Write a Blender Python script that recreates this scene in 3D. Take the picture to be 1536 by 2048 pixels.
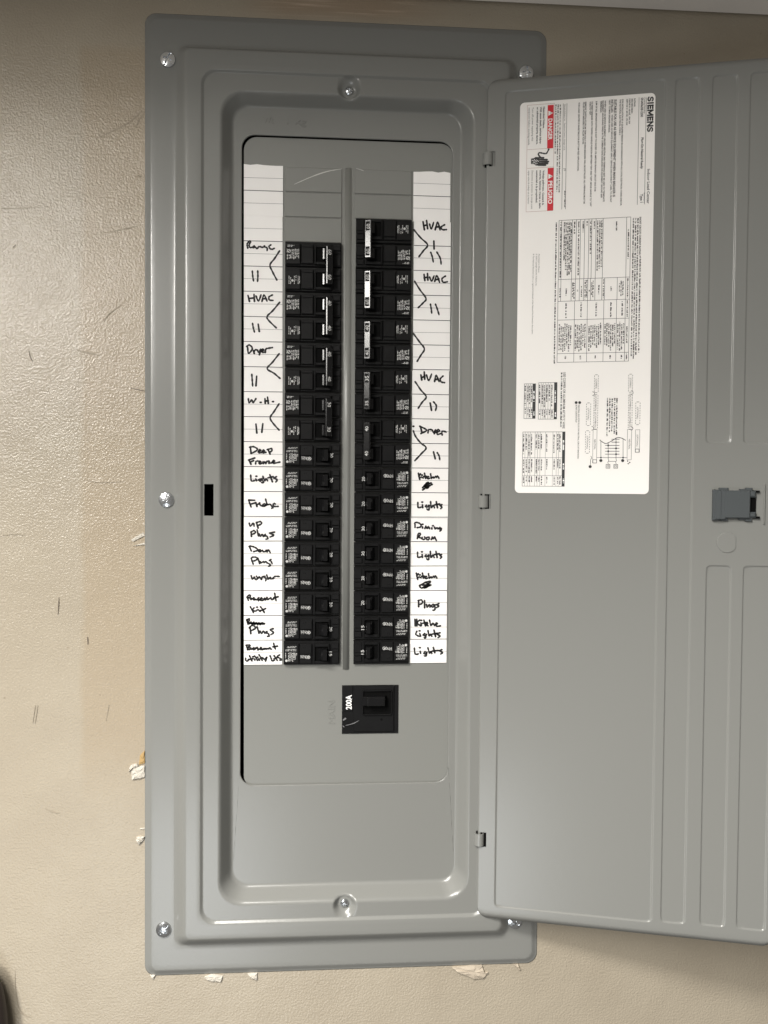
import bpy, math, random
from mathutils import Vector, Matrix
random.seed(7)
for o in list(bpy.data.objects): bpy.data.objects.remove(o)
SC = bpy.context.scene
COL = SC.collection
ZC = 1.56                                   # height of the panel's centre above the floor

# ------------------------------------------------------------------ camera
F_PX = 1540.0                               # phone lens, in pixels of the 1536 x 2048 photograph
A, B, C_ = 0.02051387, -0.06472307, 0.00509703
CAM = Vector((-0.01258684, -0.00577994, -0.78607832))      # panel axes: x right, y down, z into the wall
def _rot(a, b, c):
    rx = Matrix(((1,0,0),(0,math.cos(a),-math.sin(a)),(0,math.sin(a),math.cos(a))))
    ry = Matrix(((math.cos(b),0,math.sin(b)),(0,1,0),(-math.sin(b),0,math.cos(b))))
    rz = Matrix(((math.cos(c),-math.sin(c),0),(math.sin(c),math.cos(c),0),(0,0,1)))
    return rz @ ry @ rx
RT = _rot(A, B, C_).transposed()
def w(v): return Vector((v[0], v[2], ZC - v[1]))           # panel axes -> world
def wd(v): return Vector((v[0], v[2], -v[1]))
cam_d = bpy.data.cameras.new('camera'); cam = bpy.data.objects.new('camera', cam_d); COL.objects.link(cam)
cx, cy, cz = wd(RT @ Vector((1,0,0))), wd(RT @ Vector((0,-1,0))), wd(RT @ Vector((0,0,-1)))
m = Matrix((cx, cy, cz)).transposed().to_4x4(); m.translation = w(CAM); cam.matrix_world = m
cam_d.sensor_fit = 'VERTICAL'; cam_d.sensor_height = 24.0; cam_d.lens = 24.0 * F_PX / 2048.0
cam_d.clip_start = 0.02; cam_d.clip_end = 50
SC.camera = cam

# ------------------------------------------------------------------ light of the room
world = bpy.data.worlds.new('World'); SC.world = world; world.use_nodes = True
bg = world.node_tree.nodes['Background']; bg.inputs['Color'].default_value = (1.0, 0.94, 0.86, 1); bg.inputs['Strength'].default_value = 0.25
def area(name, loc, target, sx, sy, power, color):
    l = bpy.data.lights.new(name, 'AREA'); l.shape = 'RECTANGLE'; l.size = sx; l.size_y = sy; l.energy = power; l.color = color
    o = bpy.data.objects.new(name, l); COL.objects.link(o); o.location = loc
    o.rotation_euler = (Vector(target) - Vector(loc)).to_track_quat('-Z', 'Y').to_euler(); return o
WARM = (1.0, 0.965, 0.91)
area('ceiling_tube_light', (-1.1, -1.5, ZC + 0.97), (-1.0, -1.2, 0.0), 0.3, 2.2, 124, WARM)
area('ceiling_lamp', (-0.5, -0.9, ZC + 0.97), (-0.3, -0.3, 1.0), 0.4, 0.4, 54, WARM)
area('room_lamp', (-1.2, -2.2, ZC + 0.74), (0, 0, ZC), 0.40, 0.40, 23, WARM)
area('low_cool_light', (-0.56, -1.9, 0.22), (0, 0, ZC), 0.6, 0.6, 8.0, (0.93, 0.97, 1.0))  # unseen cool source, added low for the bottom-left glare and lower brightness
vs = SC.view_settings; vs.view_transform = 'Standard'; vs.look = 'None'; vs.exposure = -0.13; vs.gamma = 1.0; vs.use_curve_mapping = False
SC.render.engine = 'CYCLES'

# ------------------------------------------------------------------ helpers
def ray(px, py, z):
    d = RT @ Vector(((px-768)/F_PX, (py-1024)/F_PX, 1.0))
    return CAM + d * ((z - CAM.z) / d.z)

def mat(name, color, rough=0.5, metal=0.0, bump=0.0, bscale=800, spec=0.5, vary=0.0, vscale=6.0):
    m = bpy.data.materials.new(name); m.use_nodes = True
    nt = m.node_tree; p = nt.nodes['Principled BSDF']
    p.inputs['Base Color'].default_value = (*color, 1); p.inputs['Roughness'].default_value = rough
    p.inputs['Metallic'].default_value = metal; p.inputs['Specular IOR Level'].default_value = spec
    tc = nt.nodes.new('ShaderNodeTexCoord')
    if bump:
        n = nt.nodes.new('ShaderNodeTexNoise'); n.inputs['Scale'].default_value = bscale; n.inputs['Detail'].default_value = 2
        b = nt.nodes.new('ShaderNodeBump'); b.inputs['Strength'].default_value = bump; b.inputs['Distance'].default_value = 0.0004
        nt.links.new(tc.outputs['Object'], n.inputs['Vector']); nt.links.new(n.outputs['Fac'], b.inputs['Height']); nt.links.new(b.outputs['Normal'], p.inputs['Normal'])
    if vary:
        n = nt.nodes.new('ShaderNodeTexNoise'); n.inputs['Scale'].default_value = vscale; n.inputs['Detail'].default_value = 4
        r = nt.nodes.new('ShaderNodeMapRange'); r.inputs['To Min'].default_value = 1 - vary; r.inputs['To Max'].default_value = 1 + vary
        x = nt.nodes.new('ShaderNodeVectorMath'); x.operation = 'SCALE'; x.inputs[0].default_value = color
        nt.links.new(tc.outputs['Object'], n.inputs['Vector']); nt.links.new(n.outputs['Fac'], r.inputs['Value'])
        nt.links.new(r.outputs['Result'], x.inputs['Scale']); nt.links.new(x.outputs['Vector'], p.inputs['Base Color'])
        r2 = nt.nodes.new('ShaderNodeMapRange'); r2.inputs['To Min'].default_value = rough - 0.06; r2.inputs['To Max'].default_value = rough + 0.06
        nt.links.new(n.outputs['Fac'], r2.inputs['Value']); nt.links.new(r2.outputs['Result'], p.inputs['Roughness'])
    return m
M = {}
M['grey'] = mat('grey_enamel', (0.198, 0.201, 0.190), 0.25, bump=0.10, bscale=300)
M['plate'] = mat('grey_enamel_plate', (0.194, 0.197, 0.184), 0.38, bump=0.08, bscale=300)
M['black'] = mat('black_moulded_plastic', (0.0065, 0.0065, 0.0068), 0.42, bump=0.25, bscale=1500, vary=0.25, vscale=60, spec=0.16)
M['handle'] = mat('black_glossy_plastic', (0.007, 0.007, 0.0075), 0.17, bump=0.05, bscale=900, spec=0.3)
M['pad'] = mat('black_matte_pad', (0.008, 0.008, 0.008), 0.6, spec=0.12)
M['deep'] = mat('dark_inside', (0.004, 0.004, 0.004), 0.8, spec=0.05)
M['zinc'] = mat('zinc_plate', (0.62, 0.64, 0.66), 0.24, metal=1.0, bump=0.5, bscale=500)
M['paper'] = mat('paper', (0.84, 0.825, 0.81), 0.7, vary=0.025, vscale=40, spec=0.3)
M['label'] = mat('label_vinyl', (0.82, 0.80, 0.775), 0.45, vary=0.015, vscale=20, spec=0.4)
M['ink'] = mat('black_marker', (0.008, 0.008, 0.009), 0.6)
M['print'] = mat('black_print', (0.02, 0.02, 0.022), 0.5)
M['rule'] = mat('grey_print', (0.16, 0.16, 0.165), 0.6)
M['whiteprint'] = mat('white_print', (0.50, 0.50, 0.49), 0.6)
M['brightprint'] = mat('bright_white_print', (0.85, 0.85, 0.84), 0.6)
M['red'] = mat('red_print', (0.56, 0.008, 0.02), 0.45)
M['slate'] = mat('slate_plastic', (0.060, 0.068, 0.072), 0.42, bump=0.15, bscale=900)
M['plaster'] = mat('torn_plaster', (0.50, 0.47, 0.41), 0.9, bump=1.0, bscale=300)
M['gypsum'] = mat('brown_paper_edge', (0.36, 0.24, 0.10), 0.9, bump=1.0, bscale=300)
M['flap'] = mat('peeled_paint', (0.44, 0.38, 0.30), 0.7, bump=0.6, bscale=250)
M['mark'] = mat('dark_scuff', (0.13, 0.105, 0.08), 0.8)
M['pencil'] = mat('pencil_scuff', (0.30, 0.26, 0.20), 0.8)
M['scratch'] = mat('pale_scratch', (0.50, 0.50, 0.47), 0.5)
M['leather'] = mat('dark_leather', (0.018, 0.012, 0.010), 0.5, bump=0.8, bscale=260)
M['piping'] = mat('white_piping', (0.75, 0.72, 0.68), 0.6)

def link(name, verts, faces, material, parent=None, smooth=False):
    me = bpy.data.meshes.new(name); me.from_pydata([tuple(v) for v in verts], [], faces); me.update()
    me.materials.append(M[material] if isinstance(material, str) else material)
    if smooth: me.polygons.foreach_set('use_smooth', [True]*len(me.polygons))
    o = bpy.data.objects.new(name, me); COL.objects.link(o)
    if parent: o.parent = parent
    return o
def link_mesh(name, me, parent=None):
    o = bpy.data.objects.new(name, me); COL.objects.link(o)
    if parent: o.parent = parent
    return o
def empty(name, loc=(0,0,0), mw=None):
    o = bpy.data.objects.new(name, None); COL.objects.link(o); o.empty_display_size = 0.05
    if mw is not None: o.matrix_world = mw
    else: o.location = loc
    return o
def tag(o, label=None, cat=None, group=None, kind=None):
    if label: o['label'] = label
    if cat: o['category'] = cat
    if group: o['group'] = group
    if kind: o['kind'] = kind
    return o

class MB:
    """collects shapes; local axes X right, Y into the wall, Z up"""
    def __init__(s): s.v = []; s.f = []
    def add(s, vs, fs):
        n = len(s.v); s.v += [Vector(p) for p in vs]; s.f += [tuple(i+n for i in f) for f in fs]
    def box(s, x0, x1, y0, y1, z0, z1, bev=0.0, shear=0.0):
        """y0 = front (towards the room); front edges chamfered by bev; shear moves the front along x"""
        b = bev
        def ring(x0, x1, z0, z1, y, dx): return [(x0+dx,y,z0),(x1+dx,y,z0),(x1+dx,y,z1),(x0+dx,y,z1)]
        L = []
        L.append(ring(x0, x1, z0, z1, y1, 0))
        if b:
            k = (y0+b-y1)/(y0-y1) if y0 != y1 else 1
            L.append(ring(x0, x1, z0, z1, y0+b, shear*k)); L.append(ring(x0+b, x1-b, z0+b, z1-b, y0, shear))
        else: L.append(ring(x0, x1, z0, z1, y0, shear))
        vs = sum(L, []); fs = [(0,1,2,3)]
        for k in range(len(L)-1):
            for i in range(4):
                j = (i+1) % 4; fs.append((4*k+i, 4*(k+1)+i, 4*(k+1)+j, 4*k+j))
        t = 4*(len(L)-1); fs.append((t+3, t+2, t+1, t))
        s.add(vs, fs)
    def quad(s, a, b, c, d): s.add([a,b,c,d], [(0,1,2,3)])
    def prism(s, pts, y0, y1):
        """polygon pts (x,z) from back y1 to front y0"""
        n = len(pts)
        vs = [(x,y1,z) for x,z in pts] + [(x,y0,z) for x,z in pts]
        s.add(vs, [tuple(range(n))[::-1], tuple(range(n, 2*n))] + [(i, (i+1)%n, n+(i+1)%n, n+i) for i in range(n)])
    def build(s, name, material, parent=None, smooth=False): return link(name, s.v, s.f, material, parent, smooth)

def catmull(pts, n=5):
    if len(pts) < 3: return pts
    out = []
    P = [pts[0]] + list(pts) + [pts[-1]]
    for i in range(1, len(P)-2):
        p0, p1, p2, p3 = P[i-1], P[i], P[i+1], P[i+2]
        for k in range(n):
            t = k/n
            out.append(tuple(0.5*((2*b) + (-a+c)*t + (2*a-5*b+4*c-d)*t*t + (-a+3*b-3*c+d)*t**3) for a,b,c,d in zip(p0,p1,p2,p3)))
    out.append(pts[-1]); return out
def ribbon(mb, pts, width, to3, smooth=True, taper=False):
    """flat pen stroke through 2-D pts; to3 maps (a,b) to a point"""
    P = catmull(pts) if smooth else list(pts)
    if len(P) == 1: P = [(P[0][0]-width*0.3, P[0][1]), (P[0][0]+width*0.3, P[0][1])]
    n = len(P); L, R = [], []
    for i, (x, y) in enumerate(P):
        a = P[max(i-1,0)]; b = P[min(i+1,n-1)]
        dx, dy = b[0]-a[0], b[1]-a[1]; l = math.hypot(dx, dy) or 1e-9
        k = width/2 * (1 + 0.18*math.sin(i*1.7 + x*3))
        if taper: k *= 0.25 + 0.75*math.sin(math.pi*(i+0.5)/n)
        L.append((x - dy/l*k, y + dx/l*k)); R.append((x + dy/l*k, y - dx/l*k))
    vs = []; fs = []
    def cap(i, j):
        dx, dy = P[i][0]-P[j][0], P[i][1]-P[j][1]; l = math.hypot(dx,dy) or 1e-9; ux, uy = dx/l*width/2, dy/l*width/2
        return [(P[i][0]+ux*0.7-uy*0.7, P[i][1]+uy*0.7+ux*0.7), (P[i][0]+ux, P[i][1]+uy), (P[i][0]+ux*0.7+uy*0.7, P[i][1]+uy*0.7-ux*0.7)]
    for a, b in zip(L, R): vs += [a, b]
    fs = [(2*i, 2*i+1, 2*i+3, 2*i+2) for i in range(n-1)]
    if not taper:
        c = cap(n-1, n-2); k = len(vs); vs += c; fs.append((2*n-2, 2*n-1, k+2, k+1, k))
        c = cap(0, 1); k = len(vs); vs += c; fs.append((1, 0, k+2, k+1, k))
    mb.add([to3(*p) for p in vs], fs)

_tc = {}
def glyphs(s, bold=0.0):
    key = (s, bold)
    if key not in _tc:
        cu = bpy.data.curves.new('t', 'FONT'); cu.body = s; cu.size = 1; cu.offset = bold; cu.resolution_u = 2
        ob = bpy.data.objects.new('t', cu)
        me = bpy.data.meshes.new_from_object(ob)
        vs = [(v.co.x, v.co.y) for v in me.vertices]; fs = [tuple(p.vertices) for p in me.polygons]
        bpy.data.objects.remove(ob); bpy.data.meshes.remove(me); bpy.data.curves.remove(cu)
        _tc[key] = (vs, fs)
    return _tc[key]
CAPH = 0.70
def text(mb, s, length, height, to3, bold=0.0):
    """to3(a,b): a along the line 0..length, b above the baseline"""
    vs, fs = glyphs(s, bold)
    if not vs: return
    x0 = min(v[0] for v in vs); x1 = max(v[0] for v in vs)
    k = length / max(x1-x0, 1e-6); ky = height / CAPH
    mb.add([to3((x-x0)*k, y*ky) for x, y in vs], fs)
def micro(mb, length, height, to3, fill=0.82, bold=False):
    """a line of print too small to read: letter-sized strokes with word gaps"""
    a = 0.0; cw = height*0.78
    while a < length:
        nl = random.randint(2, 9)
        for k in range(nl):
            if a + cw*0.8 > length: break
            h = height*random.choice((1, 1, 0.72, 0.72, 0.9))
            t = height*(0.38 if bold else 0.32); r = random.random()
            if r < 0.75: mb.quad(to3(a,0), to3(a+t,0), to3(a+t,h), to3(a,h))
            if r > 0.25: mb.quad(to3(a+cw*0.55,0), to3(a+cw*0.55+t,0), to3(a+cw*0.55+t,h), to3(a+cw*0.55,h))
            b = random.choice((0, h*0.42, h-t))
            mb.quad(to3(a+t,b), to3(a+cw*0.55,b), to3(a+cw*0.55,b+t), to3(a+t,b+t))
            a += cw
        a += cw*0.75
def disc(mb, c, r, to3, n=12, r0=0.0):
    if r0 <= 0: mb.add([to3(c[0]+r*math.cos(2*math.pi*i/n), c[1]+r*math.sin(2*math.pi*i/n)) for i in range(n)], [tuple(range(n))])
    else:
        vs = []
        for i in range(n):
            a = 2*math.pi*i/n
            vs += [to3(c[0]+r*math.cos(a), c[1]+r*math.sin(a)), to3(c[0]+r0*math.cos(a), c[1]+r0*math.sin(a))]
        mb.add(vs, [(2*i, (2*i+2)%(2*n), (2*i+3)%(2*n), 2*i+1) for i in range(n)])

# ================================================================== SETTING
def wall_material():
    m = bpy.data.materials.new('beige_wall_paint'); m.use_nodes = True; nt = m.node_tree; N = nt.nodes; Lk = nt.links.new
    p = N['Principled BSDF']; p.inputs['Roughness'].default_value = 0.30; p.inputs['Specular IOR Level'].default_value = 0.5
    tc = N.new('ShaderNodeTexCoord'); sep = N.new('ShaderNodeSeparateXYZ'); Lk(tc.outputs['Object'], sep.inputs[0])
    def rng(sock, a, b, lo=0.0, hi=1.0):
        r = N.new('ShaderNodeMapRange'); r.interpolation_type = 'SMOOTHSTEP'
        r.inputs['From Min'].default_value = a; r.inputs['From Max'].default_value = b; r.inputs['To Min'].default_value = lo; r.inputs['To Max'].default_value = hi
        Lk(sock, r.inputs['Value']); return r.outputs['Result']
    def mul(a, b):
        x = N.new('ShaderNodeMath'); x.operation = 'MULTIPLY'
        for i, s in enumerate((a, b)):
            if isinstance(s, float): x.inputs[i].default_value = s
            else: Lk(s, x.inputs[i])
        return x.outputs[0]
    def mix(f, a, b):
        x = N.new('ShaderNodeMix'); x.data_type = 'RGBA'
        if isinstance(f, float): x.inputs[0].default_value = f
        else: Lk(f, x.inputs[0])
        for i, s in ((6, a), (7, b)):
            if isinstance(s, tuple): x.inputs[i].default_value = (*s, 1)
            else: Lk(s, x.inputs[i])
        return x.outputs[2]
    warp = N.new('ShaderNodeTexNoise'); warp.inputs['Scale'].default_value = 14; warp.inputs['Detail'].default_value = 3; Lk(tc.outputs['Object'], warp.inputs['Vector'])
    xw = N.new('ShaderNodeMath'); xw.operation = 'MULTIPLY_ADD'; Lk(warp.outputs['Fac'], xw.inputs[0]); xw.inputs[1].default_value = 0.012; Lk(sep.outputs['X'], xw.inputs[2])
    base = mix(rng(warp.outputs['Fac'], 0.3, 0.7), (0.335, 0.292, 0.226), (0.355, 0.312, 0.243))
    # repainted tan strip beside the panel, where an older, wider box was framed
    f = mul(mul(rng(xw.outputs[0], -0.262, -0.252), rng(sep.outputs['X'], -0.18, -0.185)), mul(rng(sep.outputs['Z'], 0.455, 0.44), rng(sep.outputs['Z'], -0.33, -0.22)))
    base = mix(mul(f, 0.65), base, (0.325, 0.264, 0.185))
    # brushed streaks above the panel
    mp = N.new('ShaderNodeMapping'); mp.inputs['Scale'].default_value = (14, 1, 420); Lk(tc.outputs['Object'], mp.inputs['Vector'])
    st = N.new('ShaderNodeTexNoise'); st.inputs['Scale'].default_value = 1; st.inputs['Detail'].default_value = 4; Lk(mp.outputs[0], st.inputs['Vector'])
    g = mul(mul(rng(sep.outputs['X'], -0.13, -0.05), rng(sep.outputs['X'], 0.13, 0.02)), rng(sep.outputs['Z'], 0.478, 0.497))
    base = mix(mul(g, 0.7), base, (0.33, 0.24, 0.16))
    base = mix(mul(mul(g, rng(st.outputs['Fac'], 0.5, 0.75)), 0.8), base, (0.55, 0.43, 0.33))
    # faint dirt
    sp = N.new('ShaderNodeTexNoise'); sp.inputs['Scale'].default_value = 160; sp.inputs['Detail'].default_value = 1; Lk(tc.outputs['Object'], sp.inputs['Vector'])
    base = mix(mul(rng(sp.outputs['Fac'], 0.76, 0.82), 0.5), base, (0.2, 0.16, 0.11))
    Lk(base, p.inputs['Base Color'])
    n1 = N.new('ShaderNodeTexNoise'); n1.inputs['Scale'].default_value = 470; n1.inputs['Detail'].default_value = 2; n1.inputs['Distortion'].default_value = 0.15; Lk(tc.outputs['Object'], n1.inputs['Vector'])
    n2 = N.new('ShaderNodeTexNoise'); n2.inputs['Scale'].default_value = 26; n2.inputs['Detail'].default_value = 3; Lk(tc.outputs['Object'], n2.inputs['Vector'])
    ad = N.new('ShaderNodeMath'); ad.operation = 'MULTIPLY_ADD'; Lk(n2.outputs['Fac'], ad.inputs[0]); ad.inputs[1].default_value = 1.6; Lk(n1.outputs['Fac'], ad.inputs[2])
    b = N.new('ShaderNodeBump'); b.inputs['Strength'].default_value = 0.75; b.inputs['Distance'].default_value = 0.0008
    Lk(ad.outputs[0], b.inputs['Height']); Lk(b.outputs['Normal'], p.inputs['Normal'])
    return m
M['wall'] = wall_material()
M['soffit'] = mat('pale_soffit_paint', (0.88, 0.84, 0.79), 0.6, bump=0.8, bscale=120, vary=0.06, vscale=12)

SOF = 0.5085                                # underside of the boxed-in soffit, above the panel's centre
x0, x1, zb, zt = -2.2, 2.2, -ZC, 1.0
hx, hz = 0.186, 0.462                       # hole for the recessed box
wv = [(x0,0,zb),(x1,0,zb),(x1,0,zt),(x0,0,zt),(-hx,0,-hz),(hx,0,-hz),(hx,0,hz),(-hx,0,hz)]
wall = link('wall', wv, [(0,1,5,4),(1,2,6,5),(2,3,7,6),(3,0,4,7)], 'wall'); wall.location = (0,0,ZC); tag(wall, kind='structure')
mb = MB(); OVER = 0.58
mb.box(x0, x1, -OVER, -0.003, SOF, 1.0, bev=0.004)
sof = mb.build('ceiling_soffit', 'soffit'); sof.location = (0,0,ZC); tag(sof, kind='structure')

def on_wall(px, py, lift=0.0006):
    q = ray(px, py, 0.0); return (q.x, -lift, -q.y)
def crop(ox, oy, k): return lambda pts: [(ox+x*k, oy+y*k) for x, y in pts]
WL = crop(0, 1400, 0.3165); WU = crop(0, 0, 0.293); WM = crop(0, 550, 0.415)
marks = [
 ('mark', 2.4, [(118,1195),(117.5,1212),(116,1230)]), ('mark', 2.4, [(175.5,1273),(176,1288)]),
 ('pencil', 1.6, WL([(225,30),(215,90),(207,150)])), ('pencil', 1.6, WL([(240,30),(230,95),(222,150)])),
 ('pencil', 1.3, WL([(690,25),(670,130)])), ('pencil', 1.6, WL([(285,685),(330,705),(380,715)])),
 ('pencil', 1.6, WU([(645,950),(760,900),(860,850),(930,795),(985,740)])), ('pencil', 1.4, WU([(925,870),(950,820),(985,770)])),
 ('pencil', 1.8, WU([(725,1590),(830,1568),(930,1545)])), ('pencil', 1.5, WU([(0,1425),(120,1422),(290,1415)])),
 ('mark', 2.0, WU([(872,1075),(878,1084)])), ('mark', 2.4, WU([(90,1690),(110,1672)])), ('mark', 2.2, WU([(940,1200),(968,1206)])),
 ('mark', 2.2, WM([(140,365),(147,395),(160,420)])), ('pencil', 3.6, WM([(370,362),(410,372),(480,388)])), ('mark', 1.8, WM([(630,545),(700,560)])),
 ('pencil', 1.6, WM([(500,225),(525,190),(590,140)])), ('pencil', 1.3, WM([(0,1260),(60,1250),(120,1255)])), ('pencil', 1.3, WM([(400,985),(480,1000),(600,995)])),
 ('pencil', 1.8, [(30,2000-60),(31,1975),(38,2015),(50,2030)]), ('pencil', 1.4, [(32,2018),(48,2030),(66,2034)]),
]
for mt, wdt, pts in marks:
    mb = MB(); ribbon(mb, pts, wdt*0.8, on_wall, taper=True); mb.build('scuff_mark', mt, wall)

def chip(pts_px, thick, material):
    """irregular broken piece of plaster standing out of the wall; jagged edge, uneven face"""
    P = []
    n = len(pts_px)
    for i in range(n):
        a, b = pts_px[i], pts_px[(i+1)%n]
        for k in range(3):
            t = k/3; j = 0.5 if k else 0
            P.append((a[0]+(b[0]-a[0])*t+random.uniform(-j,j), a[1]+(b[1]-a[1])*t+random.uniform(-j,j)))
    c = (sum(p[0] for p in P)/len(P), sum(p[1] for p in P)/len(P))
    vs = [on_wall(*p, lift=-0.0005) for p in P]
    vs += [on_wall(*p, lift=thick*random.uniform(0.5,1.0)) for p in P]
    vs += [on_wall(c[0]+(p[0]-c[0])*0.5, c[1]+(p[1]-c[1])*0.5, lift=thick*random.uniform(0.8,1.3)) for p in P] + [on_wall(*c, lift=thick)]
    k = len(P); fs = []
    for i in range(k):
        j = (i+1)%k
        fs += [(i,j,k+j,k+i), (k+i,k+j,2*k+j,2*k+i), (2*k+i,2*k+j,3*k)]
    return link('plaster_chip', vs, fs, material, wall)
CH = crop(240, 1480, 0.1171); CB = crop(290, 1900, 0.46875)
chip(CH([(205,475),(300,455),(425,430),(425,625),(300,650),(205,665)]), 0.0022, 'plaster')
chip(CH([(155,530),(175,455),(215,405),(300,400),(330,440),(215,475)]), 0.0030, 'plaster')
chip(CH([(345,265),(425,180),(425,385),(330,415)]), 0.0015, 'gypsum')
chip(CH([(290,1650),(350,1635),(425,1640),(400,1700),(320,1775),(285,1715)]), 0.0026, 'plaster')
chip(CH([(345,1500),(425,1495),(425,1520),(340,1522)]), 0.001, 'plaster')
chip(CB([(255,112),(288,100),(332,108),(322,132),(272,128)]), 0.0022, 'plaster')
chip(CB([(438,98),(480,95),(476,126),(456,116)]), 0.0024, 'plaster')
chip(CB([(1310,72),(1390,62),(1437,62),(1446,94),(1462,92),(1440,118),(1402,118),(1330,86)]), 0.0028, 'flap')
chip(CB([(1570,58),(1590,58),(1602,80),(1592,82),(1594,72)]), 0.002, 'flap')
chip(CB([(22,104),(44,104),(38,118),(28,116)]), 0.002, 'plaster')
chip(WM([(632,1275),(690,1240),(700,1255),(640,1285)]), 0.0012, 'plaster'); chip(WM([(640,1305),(700,1288),(700,1300)]), 0.0012, 'plaster')

# ================================================================== PANEL
panel = empty('electrical_panel', (0,0,ZC))
tag(panel, 'grey steel breaker panel with raised cover and open hinged door, set in beige wall', 'electrical panel')
def PV(x, y, z): return Vector((x, z, -y))                  # panel axes -> panel local

# ---- cover: pressed sheet, built as closed rounded-rectangle rings
YS = sorted(set([round(-0.372+0.004*i,4) for i in range(187)] + [-0.0168, 0.0147]))
XS = sorted(set([round(-0.092+0.004*i,4) for i in range(47)] + [round(-0.020+0.0008*i,4) for i in range(51)]))
YT, YB_, XR = 0.372, 0.372, 0.092
def ring(X, yT, yB, r, z, nc=8, nt_=5):
    P = []
    def corner(cx, cy, a0):
        for i in range(nc+1):
            a = a0 + math.pi/2*i/nc; P.append((cx+r*math.cos(a), cy+r*math.sin(a)))
    def run(fixed, vals, a, b, vertical):
        seq = [a+(vals[0]-a)*i/nt_ for i in range(1, nt_)] + list(vals) + [vals[-1]+(b-vals[-1])*i/nt_ for i in range(1, nt_)]
        for v in seq: P.append((fixed, v) if vertical else (v, fixed))
    # start right side going down (y increases downward)
    run(X, [min(max(v, yT+r+1e-4), yB-r-1e-4) for v in YS], yT+r, yB-r, True)
    corner(X-r, yB-r, 0)
    run(yB, XS[::-1], X-r, -X+r, False)
    corner(-X+r, yB-r, math.pi/2)
    run(-X, [min(max(v, yT+r+1e-4), yB-r-1e-4) for v in YS[::-1]], yB-r, yT+r, True)
    corner(-X+r, yT+r, math.pi)
    run(yT, XS, -X+r, X-r, False)
    corner(X-r, yT+r, 1.5*math.pi)
    return [(x, y, z) for x, y in P]
def ss(t): return t*t*(3-2*t)
def soft(t, k=0.28):                         # straight flank with rounded shoulders
    a = k
    if t < a: v = t*t/(2*a)
    elif t > 1-a: v = 1-a - (1-t)**2/(2*a)
    else: v = t - a/2
    return v/(1-a)
KEYS = [ # X, top, bottom, radius, z, easing to the next, rings
 (.2016,-.4822,.4822,.0110, .0006,'lin',1), (.2019,-.4825,.4825,.0112,-.0004,'soft',8), (.1945,-.4750,.4750,.0075,-.0030,'lin',4),
 (.1727,-.4512,.4515,.0095,-.0030,'soft',12), (.1585,-.4418,.4390,.0055,-.0122,'lin',2),
 (.1455,-.4243,.4258,.0150,-.0122,'soft',8), (.1420,-.4218,.4222,.0130,-.0098,'lin',0),
 (.1414,-.4214,.4217,.0130,-.0098,'lin',0), (.1325,-.4120,.4150,.0200,-.0098,'lin',8), (.1276,-.4062,.4085,.0240,-.0098,'soft',18),
 (.1147,-.3966,.3938,.0160, .0060,'lin',0), (.1142,-.3961,.3933,.0158, .0060,'lin',6), (.1080,-.3708,.2931,.0138, .0060,'lin',0), (.1074,-.3702,.2925,.0135, .0060,'lin',1), (.1072,-.3700,.2923,.0133,.0075,'lin',0)]
KEYS[7] = (.1417,-.4216,.4219,.0130,-.0098,'lin',1)
KEYS[8] = (.1325,-.4130,.4160,.0200,-.0098,'lin',8)
rings = []
for k in range(len(KEYS)-1):
    a, b = KEYS[k], KEYS[k+1]; n = a[6]+1
    for i in range(n):
        t = i/n; tz = soft(t) if a[5] == 'soft' else t
        if a[5] == 'soft': pass
        rings.append(ring(*[a[q]+(b[q]-a[q])*t for q in range(4)], a[4]+(b[4]-a[4])*tz))
rings.append(ring(*KEYS[-1][:5]))
# latch slot: two rings carry its long edges on the left side
NP = len(rings[0]); vs = sum(rings, []); fs = []
def dimple(x, y, z):
    for (dx, dy, zf) in ((0.0003, -.4118, -.0035), (0.0002, .4113, -.0035)):
        d = math.hypot((x-dx), (y-dy))
        if z < 0.0065 and d < 0.0125:
            t = 1 if d < 0.0062 else 1 - ss((d-0.0062)/0.0063)
            z = z*(1-t) + max(zf, min(z, zf) if z < zf else z)*t if z < zf else z
            if z < zf + 1e-9: pass
    return z
nv = []
SLOT = (-.1412, -.1325, -.0168, .0147)
for (x, y, z) in vs: nv.append(PV(x, y, dimple(x, y, z)))
for r in range(len(rings)-1):
    for i in range(NP):
        j = (i+1) % NP; q = (r*NP+i, r*NP+j, (r+1)*NP+j, (r+1)*NP+i)
        mx = sum(vs[k][0] for k in q)/4; my = sum(vs[k][1] for k in q)/4
        if SLOT[0] < mx < SLOT[1] and SLOT[2] < my < SLOT[3]: continue
        fs.append(q)
cover = link('cover', nv, fs, 'grey', panel, smooth=True)

# ---- box behind the cover
mb = MB()
ex, ez, yb = 0.184, 0.46, 0.10
for a, b, c, d in (((-ex,.001,-ez),(ex,.001,-ez),(ex,yb,-ez),(-ex,yb,-ez)), ((-ex,.001,ez),(-ex,yb,ez),(ex,yb,ez),(ex,.001,ez)),
                   ((-ex,.001,-ez),(-ex,yb,-ez),(-ex,yb,ez),(-ex,.001,ez)), ((ex,.001,-ez),(ex,.001,ez),(ex,yb,ez),(ex,yb,-ez)), ((-ex,yb,-ez),(ex,yb,-ez),(ex,yb,ez),(-ex,yb,ez))):
    mb.quad(a, b, c, d)
mb.build('recessed_box', 'deep', panel)

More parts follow.
